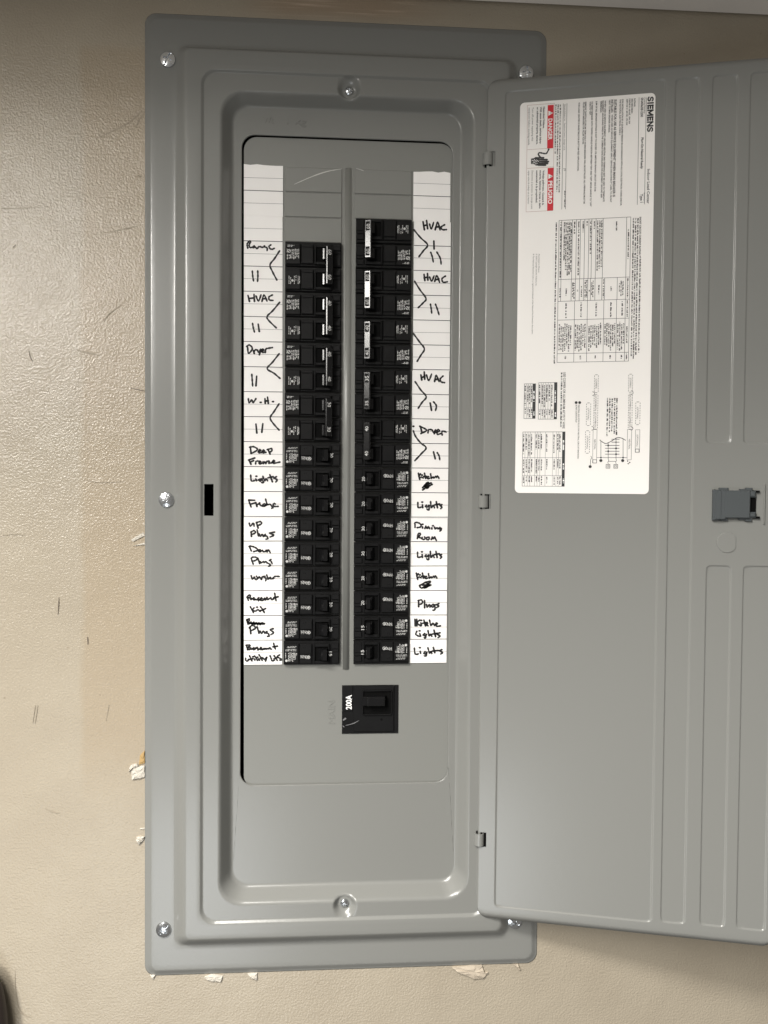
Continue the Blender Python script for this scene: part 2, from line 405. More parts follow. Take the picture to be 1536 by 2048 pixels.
# ---- dead front plate
DZ = 0.0085
def rr(x0, x1, y0, y1, r, n=8):
    P = []
    for cx, cy, a0 in ((x1-r, y1-r, 0), (x0+r, y1-r, 90), (x0+r, y0+r, 180), (x1-r, y0+r, 270)):
        for i in range(n+1):
            a = math.radians(a0+90*i/n); P.append((cx+r*math.cos(a), cy+r*math.sin(a)))
    return P
mb = MB(); mb.prism([(x + (0.0026*(y+.30) if x < 0 else 0), -y) for x, y in rr(-.1054, .1085, -.3688, .2960, .0135)], DZ, DZ+0.0015)
front = mb.build('dead_front', 'plate', panel)
PITCH = 0.0254; Y0 = -0.3400                # twenty spaces per side
def rowy(k): return Y0 + PITCH*k
for col, n in ((-1, 3), (1, 2)):
    for k in range(n):
        mb = MB(); xa, xb = (-.0640, -.0062) if col < 0 else (.0066, .0655)
        mb.box(xa, xb, DZ-0.0011, DZ-0.0001, -rowy(k+1)+.0004, -rowy(k)-.0004, bev=0.0006)
        mb.build('twist_out', 'plate', front)
mb = MB()                                    # centre rib
prof = [(-.0034,0),(-.0024,-.0004),(-.0012,-.0009),(.0000,-.0012),(.0014,-.0012),(.0028,-.0007),(.0040,0)]
n = len(prof); ya, yb2 = Y0-.0005, .1735
vs = [PV(x, y, DZ-.0001+d) for y in (ya, yb2) for x, d in prof]
mb.add(vs, [(i, i+1, n+i+1, n+i) for i in range(n-1)] + [tuple(range(n))[::-1], tuple(range(n, 2*n))])
mb.build('centre_rib', 'plate', front, smooth=True)
def on_plate(px, py): q = ray(px, py, DZ-0.0011); return PV(q.x, q.y, DZ-0.0014)
for wdt, pts in ((2.0, [(588,369),(625,353),(655,343),(684,338)]), (1.2, [(712,337),(722,340),(728,342)])):
    mb = MB(); ribbon(mb, pts, wdt, on_plate, taper=True); mb.build('paint_scratch', 'scratch', front)
def emboss(s, p0, p1, hpx, z, parent, name, lift=0.0004, bold=0.0):
    """raised lettering from pixel p0 to p1 (baseline), facing the room"""
    a, b = ray(*p0, z), ray(*p1, z); d = (b-a); L = d.length; d.normalize(); up = Vector((d.y, -d.x, 0)); h = hpx/1990.0
    mb = MB(); text(mb, s, L, h, lambda u, v: PV(*(a+d*u+up*v+Vector((0,0,-lift)))), bold)
    n0 = len(mb.v); f0 = list(mb.f)
    # side skirts give the letters their depth
    ed = {}
    for f in f0:
        for i in range(len(f)):
            e = (f[i], f[(i+1) % len(f)])
            if (e[1], e[0]) in ed: ed.pop((e[1], e[0]))
            else: ed[e] = 1
    back = [v + Vector((0, lift*1.6, 0)) for v in mb.v]
    mb.v += back; mb.f += [(a_, b_, b_+n0, a_+n0) for a_, b_ in ed]
    return mb.build(name, 'plate' if parent is front else 'grey', parent)
emboss('MAIN', (670,1447), (670,1401), 15, DZ, front, 'embossed_lettering')
emboss('1 kg', (574,248), (613,250), 14, .006, cover, 'embossed_lettering', lift=0.0006)
emboss('Wt', (527,246), (547,247), 13, .006, cover, 'embossed_lettering', lift=0.0005)

# ---- screws
def screw_mesh(R, h, slot, cross, name):
    nr, na = 22, 72; vs = []; fs = []
    ca, sa = math.cos(slot), math.sin(slot)
    for i in range(nr+1):
        r = R*i/nr
        for k in range(na):
            a = 2*math.pi*k/na; x, z = r*math.cos(a), r*math.sin(a)
            t = r/R; y = -h*(1-0.55*t**2.2) if t < 0.93 else -h*(1-0.55*0.93**2.2)*max(0.0, 1-(t-0.93)/0.07)**0.6
            u, v = x*ca+z*sa, -x*sa+z*ca
            if abs(v) < R*0.11 and t < 0.9: y += h*0.55
            elif cross and abs(u) < R*0.10 and abs(v) < R*0.5: y += h*0.5
            elif cross and t < 0.24: y += h*0.5
            vs.append((x, y, z))
    for i in range(nr):
        for k in range(na):
            j = (k+1)%na; fs.append((i*na+k, i*na+j, (i+1)*na+j, (i+1)*na+k))
    me = bpy.data.meshes.new(name); me.from_pydata(vs, [], fs); me.update(); me.materials.append(M['zinc'])
    me.polygons.foreach_set('use_smooth', [False]*len(me.polygons)); return me
for i, (px, py, sl) in enumerate(((335,118,1.15),(332,1000,1.35),(326.5,1861,0.85),(1053,145,1.5),(1030,1844,-0.7))):
    q = ray(px, py, -0.005); o = link_mesh('cover_screw', screw_mesh(0.0078, 0.0030, sl, True, 'cover_screw'), panel); o.location = PV(q.x, q.y, -0.0031)
for px, py, sl in ((698,180,-0.45),(689,1808,-0.6)):
    q = ray(px, py, -0.006); o = link_mesh('trim_screw', screw_mesh(0.0042, 0.0026, sl, True, 'trim_screw'), panel); o.location = PV(q.x, q.y, -0.0036)

# ================================================================== DOOR
T_, B_ = ray(975,160.8,-.012), ray(953.5,1833.5,-.012)
eT = (B_-T_).normalized(); th = math.radians(166.4)
eS = Vector((-math.cos(th), 0, -math.sin(th))); eS = (eS - eT*eS.dot(eT)).normalized(); eN = eT.cross(eS).normalized()
if eN.z > 0: eN = -eN
DH = (B_-T_).length; DW = 0.2842
Wx, Wy, Wz = wd(eS), wd(-eN), wd(-eT)
DM = Matrix((Wx, Wy, Wz)).transposed().to_4x4(); DM.translation = w(T_)
def st(px, py, n=0.0):
    """pixel -> (s, t) on the door face"""
    d = RT @ Vector(((px-768)/F_PX, (py-1024)/F_PX, 1.0)); k = (T_ + eN*n - CAM).dot(eN)/d.dot(eN); q = CAM + d*k - T_
    return q.dot(eS), q.dot(eT)
def lines(a, b, step, edges):
    L = [a + (b-a)*i/round((b-a)/step) for i in range(round((b-a)/step)+1)]
    for e in edges:
        L += [e + 0.0005*k for k in range(-3, 4)]
    L = sorted(x for x in L if a-1e-9 <= x <= b+1e-9); out = [L[0]]
    for x in L[1:]:
        if x - out[-1] > 0.00025: out.append(x)
    return out
def S_(px): return st(px, 1024)[0]
s_in, s_e1 = S_(991.5), S_(1318)
regs = [ (st(1000.5,1000)[0], st(1325.5,500)[0], .0125, DH-.0125),
         (st(1349,300)[0], st(1398,250)[0], .0132, DH-.0140),
         (st(1423,300)[0], st(1474,250)[0], .0132, st(1445,886)[1]), (st(1499,300)[0], DW-.008, .0132, st(1515,887)[1]),
         (st(1413,1150)[0], st(1462,1150)[0], st(1440,1132)[1], DH-.0150), (st(1487,1150)[0], DW-.008, st(1515,1133)[1], DH-.0150)]
hinges = [st(978,318), st(967.5,1003), st(963.5,1679)]
slots = []
for hs, ht in hinges: slots.append((0.0026, 0.0086, ht-0.0074, ht+0.0074))
sl = lines(0, DW, 0.004, [r[0] for r in regs]+[r[1] for r in regs]+[s[0] for s in slots[:1]]+[slots[0][1]]+[.011, DW-.011])
tl = lines(0, DH, 0.005, [r[2] for r in regs]+[r[3] for r in regs]+[.011, DH-.011]+[s[2] for s in slots]+[s[3] for s in slots])
def door_h(s, t):
    h = 0.0
    for a, b, c, d in regs:
        k = 0.0014; r = 0.004
        cx = min(max(s, a+r), b-r); cy = min(max(t, c+r), d-r)
        dd = math.hypot(s-cx, t-cy) - r
        if dd < k/2: h = max(h, ss(min(1, max(0, (k/2-dd)/k)))*0.0011)
    e = min(s, t, DW-s, DH-t)
    if e < 0.0014: h = max(h, 0.0007*(1-e/0.0014)**2)
    return h
def rcorner(s, t, r=0.0108):
    cs = r if s < r else (DW-r if s > DW-r else None); ct = r if t < r else (DH-r if t > DH-r else None)
    if cs is None or ct is None: return s, t
    a, b = (s-cs)/r, (t-ct)/r
    return cs + r*a*math.sqrt(max(0, 1-b*b/2)), ct + r*b*math.sqrt(max(0, 1-a*a/2))
vs = []; fs = []; ns, ntt = len(sl), len(tl)
for t in tl:
    for s in sl:
        a, b = rcorner(s, t); vs.append((a, door_h(s, t), -b))
for i in range(ntt-1):
    for j in range(ns-1):
        ms, mt2 = (sl[j]+sl[j+1])/2, (tl[i]+tl[i+1])/2
        if any(a < ms < b and c < mt2 < d for a, b, c, d in slots): continue
        fs.append((i*ns+j, (i+1)*ns+j, (i+1)*ns+j+1, i*ns+j+1))
edge = [j for j in range(ns)] + [i*ns+ns-1 for i in range(1, ntt)] + [(ntt-1)*ns+j for j in range(ns-2, -1, -1)] + [i*ns for i in range(ntt-2, 0, -1)]
k0 = len(vs); vs += [(vs[e][0], vs[e][1]+0.0012, vs[e][2]) for e in edge]; ne = len(edge)
fs += [(edge[i], edge[(i+1)%ne], k0+(i+1)%ne, k0+i) for i in range(ne)]
door = link('door', vs, fs, 'grey', panel, smooth=True)
door.matrix_parent_inverse = Matrix(); door.matrix_local = Matrix.Translation((0,0,-ZC)) @ DM
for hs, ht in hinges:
    mb = MB(); R_ = 0.0052; cxh, cyh = 0.0012, 0.0020
    n = 14; vs = []
    for zz in (ht-0.0061, ht+0.0061):
        for rad in (R_, R_-0.0011):
            for i in range(n+1):
                a = math.radians(200 - 235*i/n); vs.append((cxh+rad*math.cos(a), cyh-rad*math.sin(a), -zz))
    q = n+1; fs = []
    for i in range(n): fs += [(i, i+1, 2*q+i+1, 2*q+i), (q+i+1, q+i, 3*q+i, 3*q+i+1), (i+1, i, q+i, q+i+1), (2*q+i, 2*q+i+1, 3*q+i+1, 3*q+i)]
    mb.add(vs, fs); mb.build('hinge_knuckle', 'grey', door, smooth=False)
    mb = MB(); mb.box(-.0052, .0092, 0.0018, 0.0026, -ht-.0078, -ht+.0078); mb.build('hinge_slot_shade', 'deep', door)  # near-black plate behind the slot, its colour standing in for the shade there
# latch
def dbox(mb, px0, px1, py0, py1, n0, n1, bev=0.0):
    s0, t0 = st(px0, (py0+py1)/2, n0); s1, _ = st(px1, (py0+py1)/2, n0); _, ta = st((px0+px1)/2, py0, n0); _, tb = st((px0+px1)/2, py1, n0)
    mb.box(s0, s1, -n0, -n1, -tb, -ta, bev)
mb = MB(); dbox(mb, 1426, 1440, 979, 1041, .0046, -.001, .0010); dbox(mb, 1431, 1444, 981, 1039, .0056, -.001, .0008); dbox(mb, 1440, 1452, 981, 1039, .0052, -.001, .0006); dbox(mb, 1449, 1501, 981, 1036.5, .0058, -.001, .0009); dbox(mb, 1497, 1513, 981.5, 995, .0048, -.001, .0016); dbox(mb, 1497, 1513, 1024, 1036, .0048, -.001, .0016)
mb.build('latch', 'slate', door)
mb = MB(); dbox(mb, 1498, 1512, 994, 1025, .0012, -.0008); mb.build('latch_window', 'deep', door)
for a in ((1438,1457,975.5,983),(1491,1505,975.5,983),(1479,1491,978,983),(1441,1456,1035,1042),(1491,1504,1035,1043),(1477,1491,1035,1040)):
    mb = MB(); dbox(mb, *a, .0028, -.001, .0005); mb.build('latch_tab', 'slate', door)
for a in ((1505,1520,981,985),(1505,1520,1033,1037)):
    mb = MB(); dbox(mb, *a, .0034, -.001, .0004); mb.build('latch_prong', 'deep', door)
mb = MB(); dbox(mb, 1528, 1531, 968, 1049, .0018, -.001, .0006); mb.build('latch_guard', 'grey', door)
# lock knockout: lightly scored disc with a flat side
mb = MB(); c = st(1454,1085); rk = 0.0097; P = []
for i in range(40):
    a = 2*math.pi*i/40; P.append((min(rk*math.cos(a), rk*0.82), rk*1.02*math.sin(a)))
n = 40
for r0, y0_, r1, y1_ in ((1.0, 0.00005, 0.985, -0.00075), (0.985, -0.00075, 0.93, -0.00085)):
    mb.add([(c[0]+p[0]*r0, y0_, -c[1]+p[1]*r0) for p in P] + [(c[0]+p[0]*r1, y1_, -c[1]+p[1]*r1) for p in P], [(i, (i+1)%n, n+(i+1)%n, n+i) for i in range(n)])
mb.add([(c[0]+p[0]*0.93, -0.00085, -c[1]+p[1]*0.93) for p in P], [tuple(range(n))])
mb.build('lock_knockout', 'grey', door)

# ================================================================== INSTRUCTION LABEL ON THE DOOR
lab = empty('instruction_label', mw=DM.copy())
tag(lab, 'large white instruction label with red danger banners stuck inside the open door', 'label')
a = st(1040,206); b_ = st(1300,988); a2 = st(1309,184); b2 = st(1030,986)
LS0, LS1, LT0, LT1 = (a[0]+b2[0])/2, (a2[0]+b_[0])/2, (a[1]+a2[1])/2, (b_[1]+b2[1])/2
RECESS = 0.0011                              # the label lies on the pressed-in panel of the door
mb = MB(); mb.prism([(x, -y) for x, y in rr(LS0, LS1, LT0, LT1, .0045)], RECESS-0.0004, RECESS-0.0001); mb.build('label_sheet', 'label', lab)
PRN, BLK = MB(), MB()
YP = RECESS-0.00055
def dl(n=YP): return lambda s, t: (s, n, -t)
L1 = lambda x, y: st(1020+x*.1953, 180+y*.1953, -RECESS)
L2 = lambda x, y: st(1020+x*.1953, 420+y*.1953, -RECESS)
L3 = lambda x, y: st(1020+x*.1953, 720+y*.1953, -RECESS)
KS = abs(L1(1000,500)[0]-L1(0,500)[0])/1000.0
def vtext(Lf, s, x, y0, y1, h, bold=0.0, mb=None, y=YP, mic=False):
    """line of print running down the picture, its letters' tops towards the right"""
    s0, t0 = Lf(x, y0); _, t1 = Lf(x, y1); to3 = lambda u, v: (s0+v, y, -(t0+u))
    mb = mb or PRN
    if mic: micro(mb, t1-t0, h*KS, to3, bold=bool(bold))
    else: text(mb, s, t1-t0, h*KS, to3, bold)
def vline(Lf, x, y0, y1, wd_=4.0, mb=None):
    s0, t0 = Lf(x, y0); _, t1 = Lf(x, y1); k = wd_*KS/2; (mb or PRN).quad((s0-k,YP,-t0),(s0+k,YP,-t0),(s0+k,YP,-t1),(s0-k,YP,-t1))
def hline(Lf, y, x0_, x1_, wd_=3.0, mb=None):
    xm = (x0_+x1_)/2; _, t0 = Lf(xm, y); s0, _ = Lf(x0_, y); s1, _ = Lf(x1_, y); k = wd_*KS/2; (mb or PRN).quad((s0,YP,-t0-k),(s1,YP,-t0-k),(s1,YP,-t0+k),(s0,YP,-t0+k))
def frect(Lf, x0_, x1_, y0, y1, y=YP):
    ym, xm = (y0+y1)/2, (x0_+x1_)/2; s0 = Lf(x0_, ym)[0]; s1 = Lf(x1_, ym)[0]; t0 = Lf(xm, y0)[1]; t1 = Lf(xm, y1)[1]
    return [(s0,y,-t0),(s1,y,-t0),(s1,y,-t1),(s0,y,-t1)]
def orect(Lf, x0_, x1_, y0, y1, wd_=4.0, mb=None, dash=None):
    ym, xm = (y0+y1)/2, (x0_+x1_)/2; s0 = Lf(x0_, ym)[0]; s1 = Lf(x1_, ym)[0]; t0 = Lf(xm, y0)[1]; t1 = Lf(xm, y1)[1]; k = wd_*KS/2; mb = mb or PRN
    def seg(ax, ay, bx, by):
        if dash:
            L = math.hypot(bx-ax, by-ay); n = max(1, int(L/(dash*KS)))
            for i in range(n):
                f0, f1 = (i+0.2)/n, (i+0.75)/n; one(ax+(bx-ax)*f0, ay+(by-ay)*f0, ax+(bx-ax)*f1, ay+(by-ay)*f1)
        else: one(ax, ay, bx, by)
    def one(ax, ay, bx, by):
        if abs(bx-ax) > abs(by-ay): mb.quad((ax,YP,-ay-k),(bx,YP,-ay-k),(bx,YP,-ay+k),(ax,YP,-ay+k))
        else: mb.quad((ax-k,YP,-ay),(ax+k,YP,-ay),(ax+k,YP,-by),(ax-k,YP,-by))
    seg(s0-k,t0,s1+k,t0); seg(s0-k,t1,s1+k,t1); seg(s0,t0+k,s0,t1-k); seg(s1,t0+k,s1,t1-k)
    return s0, s1, t0, t1
BD = 0.03

GL = {'S':[[(.92,.80),(.70,.93),(.40,.93),(.14,.80),(.20,.60),(.50,.50),(.82,.40),(.88,.20),(.62,.07),(.32,.07),(.06,.20)]], 'I':[[(.5,.0),(.5,1.)]], 'E':[[(.16,.0),(.16,1.)],[(.16,.92),(.92,.92)],[(.16,.5),(.84,.5)],[(.16,.08),(.94,.08)]],
      'M':[[(.10,.0),(.10,1.)],[(.12,.92),(.5,.20)],[(.5,.20),(.88,.92)],[(.90,.0),(.90,1.)]], 'N':[[(.12,.0),(.12,1.)],[(.14,.92),(.86,.08)],[(.88,.0),(.88,1.)]]}
s_0, t_0 = L1(1411, 75); t_1 = L1(1411, 430)[1]; u_ = 0.0; wid = {'S':.86,'I':.42,'E':.84,'M':1.20,'N':1.0}; tot = sum(wid[c]+.14 for c in 'SIEMENS')-.14
for ch in 'SIEMENS':
    for q in GL[ch]:
        k_ = (t_1-t_0)/tot; hh = 54*KS
        ribbon(PRN, [((u_+px*wid[ch])*k_, py*hh) for px, py in q], 13.5*KS, lambda a, b: (s_0+b, YP, -(t_0+a)), smooth=(ch == 'S'))
    u_ += wid[ch]+.14
vtext(L1,'Indoor Load Center',1406,812,1165,27,0.016); vtext(L1,'Catalog Number',1372,78,245,15)
vtext(L1,'SN4060B1200',1340,82,280,24,0.02); vtext(L1,'Plug-On Neutral Ready',1343,490,810,23,BD); vtext(L1,'Enclosure',1368,1055,1160,14); vtext(L1,'Type 1',1334,1068,1155,24,BD)
vline(L1,1395,80,1172); vline(L1,1321,78,1176)
small = [('RATINGS:',1270,90,175),('200A MAX MAIN',1243,90,240),('120/240 V~ 60 HZ, 1PH 3W',1218,92,352),('208Y/120 V~ 60 HZ, 1PH 3W',1192,94,365),
 ('FOR INSTALLATION BY A QUALIFIED PERSON IN ACCORDANCE WITH ALL LOCAL ELECTRICAL CODES AND/OR',1146,97,1185),('THE NATIONAL ELECTRICAL CODE ®',1122,98,465),
 ('WHEN USED AS SERVICE EQUIPMENT APPLY "SERVICE DISCONNECT" LABEL TO FRONT',1038,255,1152),('NEXT TO MAIN BREAKER HANDLE.',1013,106,440),
 ('WHEN USED AS SERVICE EQUIPMENT, UNUSED NEUTRAL BAR TERMINALS MAY BE USED TO TERMINATE',968,110,1145),('EQUIPMENT GROUNDING WIRES IN THE COMBINATIONS INDICATED FOR EQUIPMENT GROUND BAR',945,112,1106),('TERMINALS.',925,113,236),
 ('SUM OF ALL BREAKER RATINGS IS NOT TO EXCEED 170 AMPS PER BRANCH CIRCUIT BUS STAB',878,116,1040),
 ('TO RESET BREAKER WITH TRIPPED HANDLE POSITION BETWEEN "ON" AND "OFF", MOVE HANDLE TO "OFF"',834,120,1195),('THEN TO "ON".',814,122,262),
 ('REMOVE TWISTOUTS FROM TRIM ONLY WHERE BREAKERS WILL BE INSTALLED. ALL OPENINGS MUST BE',768,125,1166),('FILLED WITH BREAKERS OR FILLER PLATES.',748,127,560),
 ('THIS LOAD CENTER IS INVERTIBLE FOR BOTTOM FEED APPLICATIONS.',700,130,832)]
for s, x, y0, y1 in small: vtext(L1, s, x, y0, y1, 15, 0.024)
vtext(L1,'SUITABLE FOR USE AS SERVICE EQUIPMENT WHEN MAIN BREAKER IS',1068,100,1096,23,BD); vtext(L1,'INSTALLED.',1036,102,238,21,BD)
vline(L1,583,140,1222); vline(L1,546,142,1224)
vtext(L1,'Siemens Industry, Inc.   Peachtree Corners, Georgia U.S.A.',556,150,622,14,0.006); vtext(L1,'JS',553,802,832,18); vtext(L1,'',556,1030,1210,13,0,mic=True)
for x, y0, y1 in ((510,148,1058),(487,150,1050),(464,152,658)): vtext(L1,'',x,y0,y1,13,0,mic=True)
# danger block
RB = []
for y0, y1 in ((156,600),(800,1237)):
    mb = MB(); mb.quad(*frect(L1, 383, 445, y0, y1, YP)); mb.build('danger_banner', 'red', lab)
orc = MB(); orect(L1, 172, 447, 150, 1243, 2.5, orc); hline(L1, 605, 176, 443, 2.5, orc); hline(L1, 797, 176, 443, 2.5, orc); orc.build('danger_frame', mat('red_brown_line', (0.30,0.12,0.10), 0.6), lab)
for s, y0, y1, ty in (('DANGER',298,516,242),('PELIGRO',935,1170,888)):
    WHT = MB(); vtext(L1, s, 394, y0, y1, 40, 0.025, WHT, YP-0.0002)
    c = L1(393, ty); k = KS; WHT.add([(c[0], YP-.0002, -c[1]-27*k), (c[0], YP-.0002, -c[1]+27*k), (c[0]+46*k, YP-.0002, -c[1])], [(0,1,2)])
    WHT.build('white_lettering', 'brightprint', lab)
    PRN.quad((c[0]+14*k,YP-.0004,-c[1]-3*k),(c[0]+14*k,YP-.0004,-c[1]+3*k),(c[0]+34*k,YP-.0004,-c[1]+3*k),(c[0]+34*k,YP-.0004,-c[1]-3*k))
for s, x, y0, y1, b in (('Hazardous Voltage.',340,175,396,BD),('Will cause death, serious injury',308,176,552,BD),('or substantial property damage.',275,178,560,BD),('Turn off power supplying this',226,181,526,0),('equipment before working inside.',190,184,570,0),
 ('Voltaje peligroso. Causará la',335,825,1180,BD),('muerte, lesiones graves o daño',303,825,1216,BD),('sustancial a la propiedad.',268,826,1160,BD),('Desconecte el suministro de energía a este',221,828,1220,0),('equipo antes de trabajar en su interior.',185,830,1172,0)):
    vtext(L1, s, x, y0, y1, 18, b)
# shocked hand pictogram
HND = MB()
def l1p(pts): return [L1(*p) for p in pts]
hand = [(215,705),(245,700),(262,688),(300,690),(302,778),(262,776),(248,762),(215,760)]
HND.add([(s,YP,-t) for s,t in l1p(hand)], [tuple(range(len(hand)))])
for y, xe, wd_ in ((697,345,16),(716,380,17),(736,394,17),(755,385,17),(772,365,16)):
    p = l1p([(290,y),(xe,y)]); ribbon(HND, p, wd_*KS, lambda s,t: (s,YP-.00003,-t), smooth=False)
ribbon(HND, l1p([(397,608),(372,652),(335,650),(302,645),(290,662),(304,684),(318,696)]), 15*KS, lambda s,t: (s,YP-.00006,-t))
HND.build('shock_hand_symbol', 'print', lab)
mb = MB(); ribbon(mb, l1p([(225,722),(250,735),(246,712),(272,742),(268,718),(292,735)]), 6*KS, lambda s,t: (s,YP-.0003,-t), smooth=False); ribbon(mb, l1p([(232,752),(256,745),(262,764),(282,752)]), 5*KS, lambda s,t: (s,YP-.0003,-t), smooth=False)
mb.build('shock_bolt', 'brightprint', lab)
# rating table
for x, y1, b in ((1326,1470,0),(1303,1490,0),(1280,1530,0),(1257,1500,0)): vtext(L2,'',x,85 if x < 1326 else 470,y1,15,b,mic=True)
vtext(L2,'SHORT CIRCUIT CURRENT RATING:',1326,72,462,17,BD)
s0, s1, t0, t1 = orect(L2, 492, 1224, 92, 1555)
def TX(x): return s0 + (x-492)/(1224-492)*(s1-s0)
def TY(y): return t0 + (y-92)/(1555-92)*(t1-t0)
def tl_(x, y0, y1, k=4.0): k *= KS/2; PRN.quad((TX(x)-k,YP,-TY(y0)),(TX(x)+k,YP,-TY(y0)),(TX(x)+k,YP,-TY(y1)),(TX(x)-k,YP,-TY(y1)))
def th_(y, x0_, x1_, k=4.0): k *= KS/2; PRN.quad((TX(x0_),YP,-TY(y)-k),(TX(x1_),YP,-TY(y)-k),(TX(x1_),YP,-TY(y)+k),(TX(x0_),YP,-TY(y)+k))
def tmic(x, y0, y1, h=14, bold=False):
    to3 = lambda u, v: (TX(x)+v, YP, -(TY(y0)+u)); micro(PRN, TY(y1)-TY(y0), h*KS, to3, bold=bold)
for y in (700, 925, 1118, 1465): th_(y, 492, 1224)
tl_(1183, 92, 1555)
for x in (520,630,672,714,757,800,830,873,945): tl_(x, 92, 700)
for x in (520,628,670,712,755,798,826,872,942,970,1098): tl_(x, 700, 925)
for x in (665,797,965,1095): tl_(x, 925, 1555)
for y0, y1 in ((215,520),(712,915),(930,1108),(1200,1370),(1472,1545)): tmic(1197, y0, y1, 14)
for x, y0, y1 in ((1075,130,235),(925,110,590),(905,112,610),(884,112,640),(850,112,210),(812,112,455),(775,112,165),(735,112,230),(690,112,670),(646,112,235),(612,112,640),(595,112,650),(578,112,660),(560,112,610),(542,112,510),(505,112,690)): tmic(x, y0, y1, 15)
for x, y0, y1 in ((1150,735,885),(1132,735,890),(1115,760,860),(1030,790,845),(952,715,910),(905,770,880),(846,725,890),(832,735,870),(810,812,835),(780,715,905),(765,718,920),(728,770,890),(686,812,838),(650,735,905),(638,735,890),(570,795,870),(505,790,890)): tmic(x, y0, y1, 14)
for x in (1145,1030,880,725,570): tmic(x, 945, 1100, 16); tmic(x, 1490, 1535, 16)
for xa, xb in ((1105,1175),(975,1090),(812,955),(672,790),(505,640)):
    x = xa
    while x < xb-10: tmic(x, random.uniform(1150,1185), random.uniform(1370,1450), 14); x += 19.5
vtext(L2,'',468,125,1580,14,0.02,mic=True)
vtext(L2,'Assembled in Mexico',292,450,640,14); vtext(L2,'© 2020 Copyright Siemens Industry, Inc.',266,450,782,14); vtext(L2,'® The National Electrical Code is a registered trademark of the National Fire Protection Association.',234,450,1275,14)
# wire tables
vtext(L3,'USE COPPER OR ALUMINUM 60°/75°C WIRE',546,126,702,24,0.012); vtext(L3,'',522,130,696,15,0.02,mic=True)
for (xa, xb, ya, yb_, hd, rows, cols) in ((292,480,232,606,450,(320,342,366,392,418),(506,)),(145,260,245,600,230,(172,190,210),(490,)),(128,560,737,1293,532,(156,184,210,258,284,310,365,440,478,500),(1000,1182))):
    q = orect(L3, xa, xb, ya, yb_); BLK.quad(*frect(L3, hd, xb, ya, yb_, YP-.00004))
    for x in rows: vline(L3, x, ya, yb_, 2.5)
    for y in cols: hline(L3, y, xa, hd, 3)
    ys = [ya]+list(cols)+[yb_]; xs = [xa]+list(rows)
    for x in xs:
        for i in range(len(ys)-1):
            L = ys[i+1]-ys[i]; vtext(L3,'',x+6,ys[i]+L*0.08,ys[i]+L*random.uniform(0.6,0.95),13,0.02,mic=True)
    for i in range(len(ys)-1):
        L = ys[i+1]-ys[i]; s0_, t0_ = L3(hd+8, ys[i]+L*0.3); _, t1_ = L3(hd+8, ys[i]+L*0.75)
        mbw = MB(); micro(mbw, t1_-t0_, 15*KS, lambda u, v: (s0_+v, YP-.0003, -(t0_+u)), bold=True); mbw.build('table_heading', 'brightprint', lab)
BLK.build('table_header_bar', 'print', lab)
# wiring diagram
for r in ((1200,1243,712,1022),(848,888,712,1055),(1283,1327,715,945)): orect(L3, *r, 3.2)
for r in ((1214,1254,146,330),(1212,1250,350,708),(864,904,152,335),(858,898,355,708),(1286,1330,430,663),(782,825,440,672),(772,815,725,955)): orect(L3, *r, 4.5, dash=24)
for s, x, y0, y1 in (('NEUTRAL',1214,810,915),('NEUTRAL',861,812,918),('(OPTIONAL)',1296,765,885),('(OPTIONAL)',1298,482,605),('(OPTIONAL)',795,492,615),('(OPTIONAL)',785,778,910),('(COMBO)',1226,185,282),('(COMBO)',876,195,292),('(COMBO) (COMBO)',1224,360,690),('(COMBO) (COMBO)',870,365,690)): vtext(L3, s, x, y0, y1, 17)
def l3r(pts, k): ribbon(PRN, [L3(*p) for p in pts], k*KS, lambda s,t: (s,YP-.00005,-t))
l3r([(920,820),(948,842),(985,855),(1040,830),(1095,797),(1140,800),(1182,822)], 7)
for a in (((930,832),(930,1010)),((1157,815),(1157,1010)),((1005,850),(1005,1015)),((1085,800),(1085,1015)),((888,1000),(1200,1000)),((1005,1038),(1085,1038))): l3r(a, 4)
for y in (812,842,875,905,935,965): l3r([(975 if y > 850 else 1040,y),(1118,y)], 5)
for x in (1005,1085): l3r([(x,1015),(x+6,1030),(x-4,1045),(x,1060),(x,1072)], 4); orect(L3, x-22, x+17, 1070, 1108, 5); orect(L3, x-12, x+6, 1081, 1097, 4)
orect(L3, 848, 886, 1022, 1055, 5); orect(L3, 1283, 1320, 912, 945, 5)
for c in ((1203,1035),(1225,1050),(1210,1062)): disc(PRN, L3(*c), 7*KS, dl(YP-.00008))
l3r([(828,985),(836,1005),(826,1020),(822,1075)], 5)
for c, r in (((1005,875),10),((1085,905),10),((1005,935),10),((1085,965),10),((1085,842),8),((930,1030),16),((1153,1030),16),((820,1092),16),((677,437),15),((713,437),15),((930,1000),9),((1157,1000),9)): disc(PRN, L3(*c), r*KS, dl(YP-.00008))
for c in ((853,345),(1248,335),(845,700),(1245,700)):
    l3r([(c[0]-8,c[1]-20),(c[0]+10,c[1]-10),(c[0]+10,c[1]+10),(c[0]-8,c[1]+20)], 5)
for i, x in enumerate((1088,1065,1040,1016,992)): vtext(L3,'',x,390,(768,755,742,740,778)[i],15,0.02,mic=True)
vtext(L3,'NEUTRAL BUS FOR PLUG-ON NEUTRAL CIRCUIT BREAKERS',698,460,1010,15,0.006); vtext(L3,'BOND SCREW/STRAP',672,460,640,15,0.006)
PRN.build('printed_text', 'print', lab)

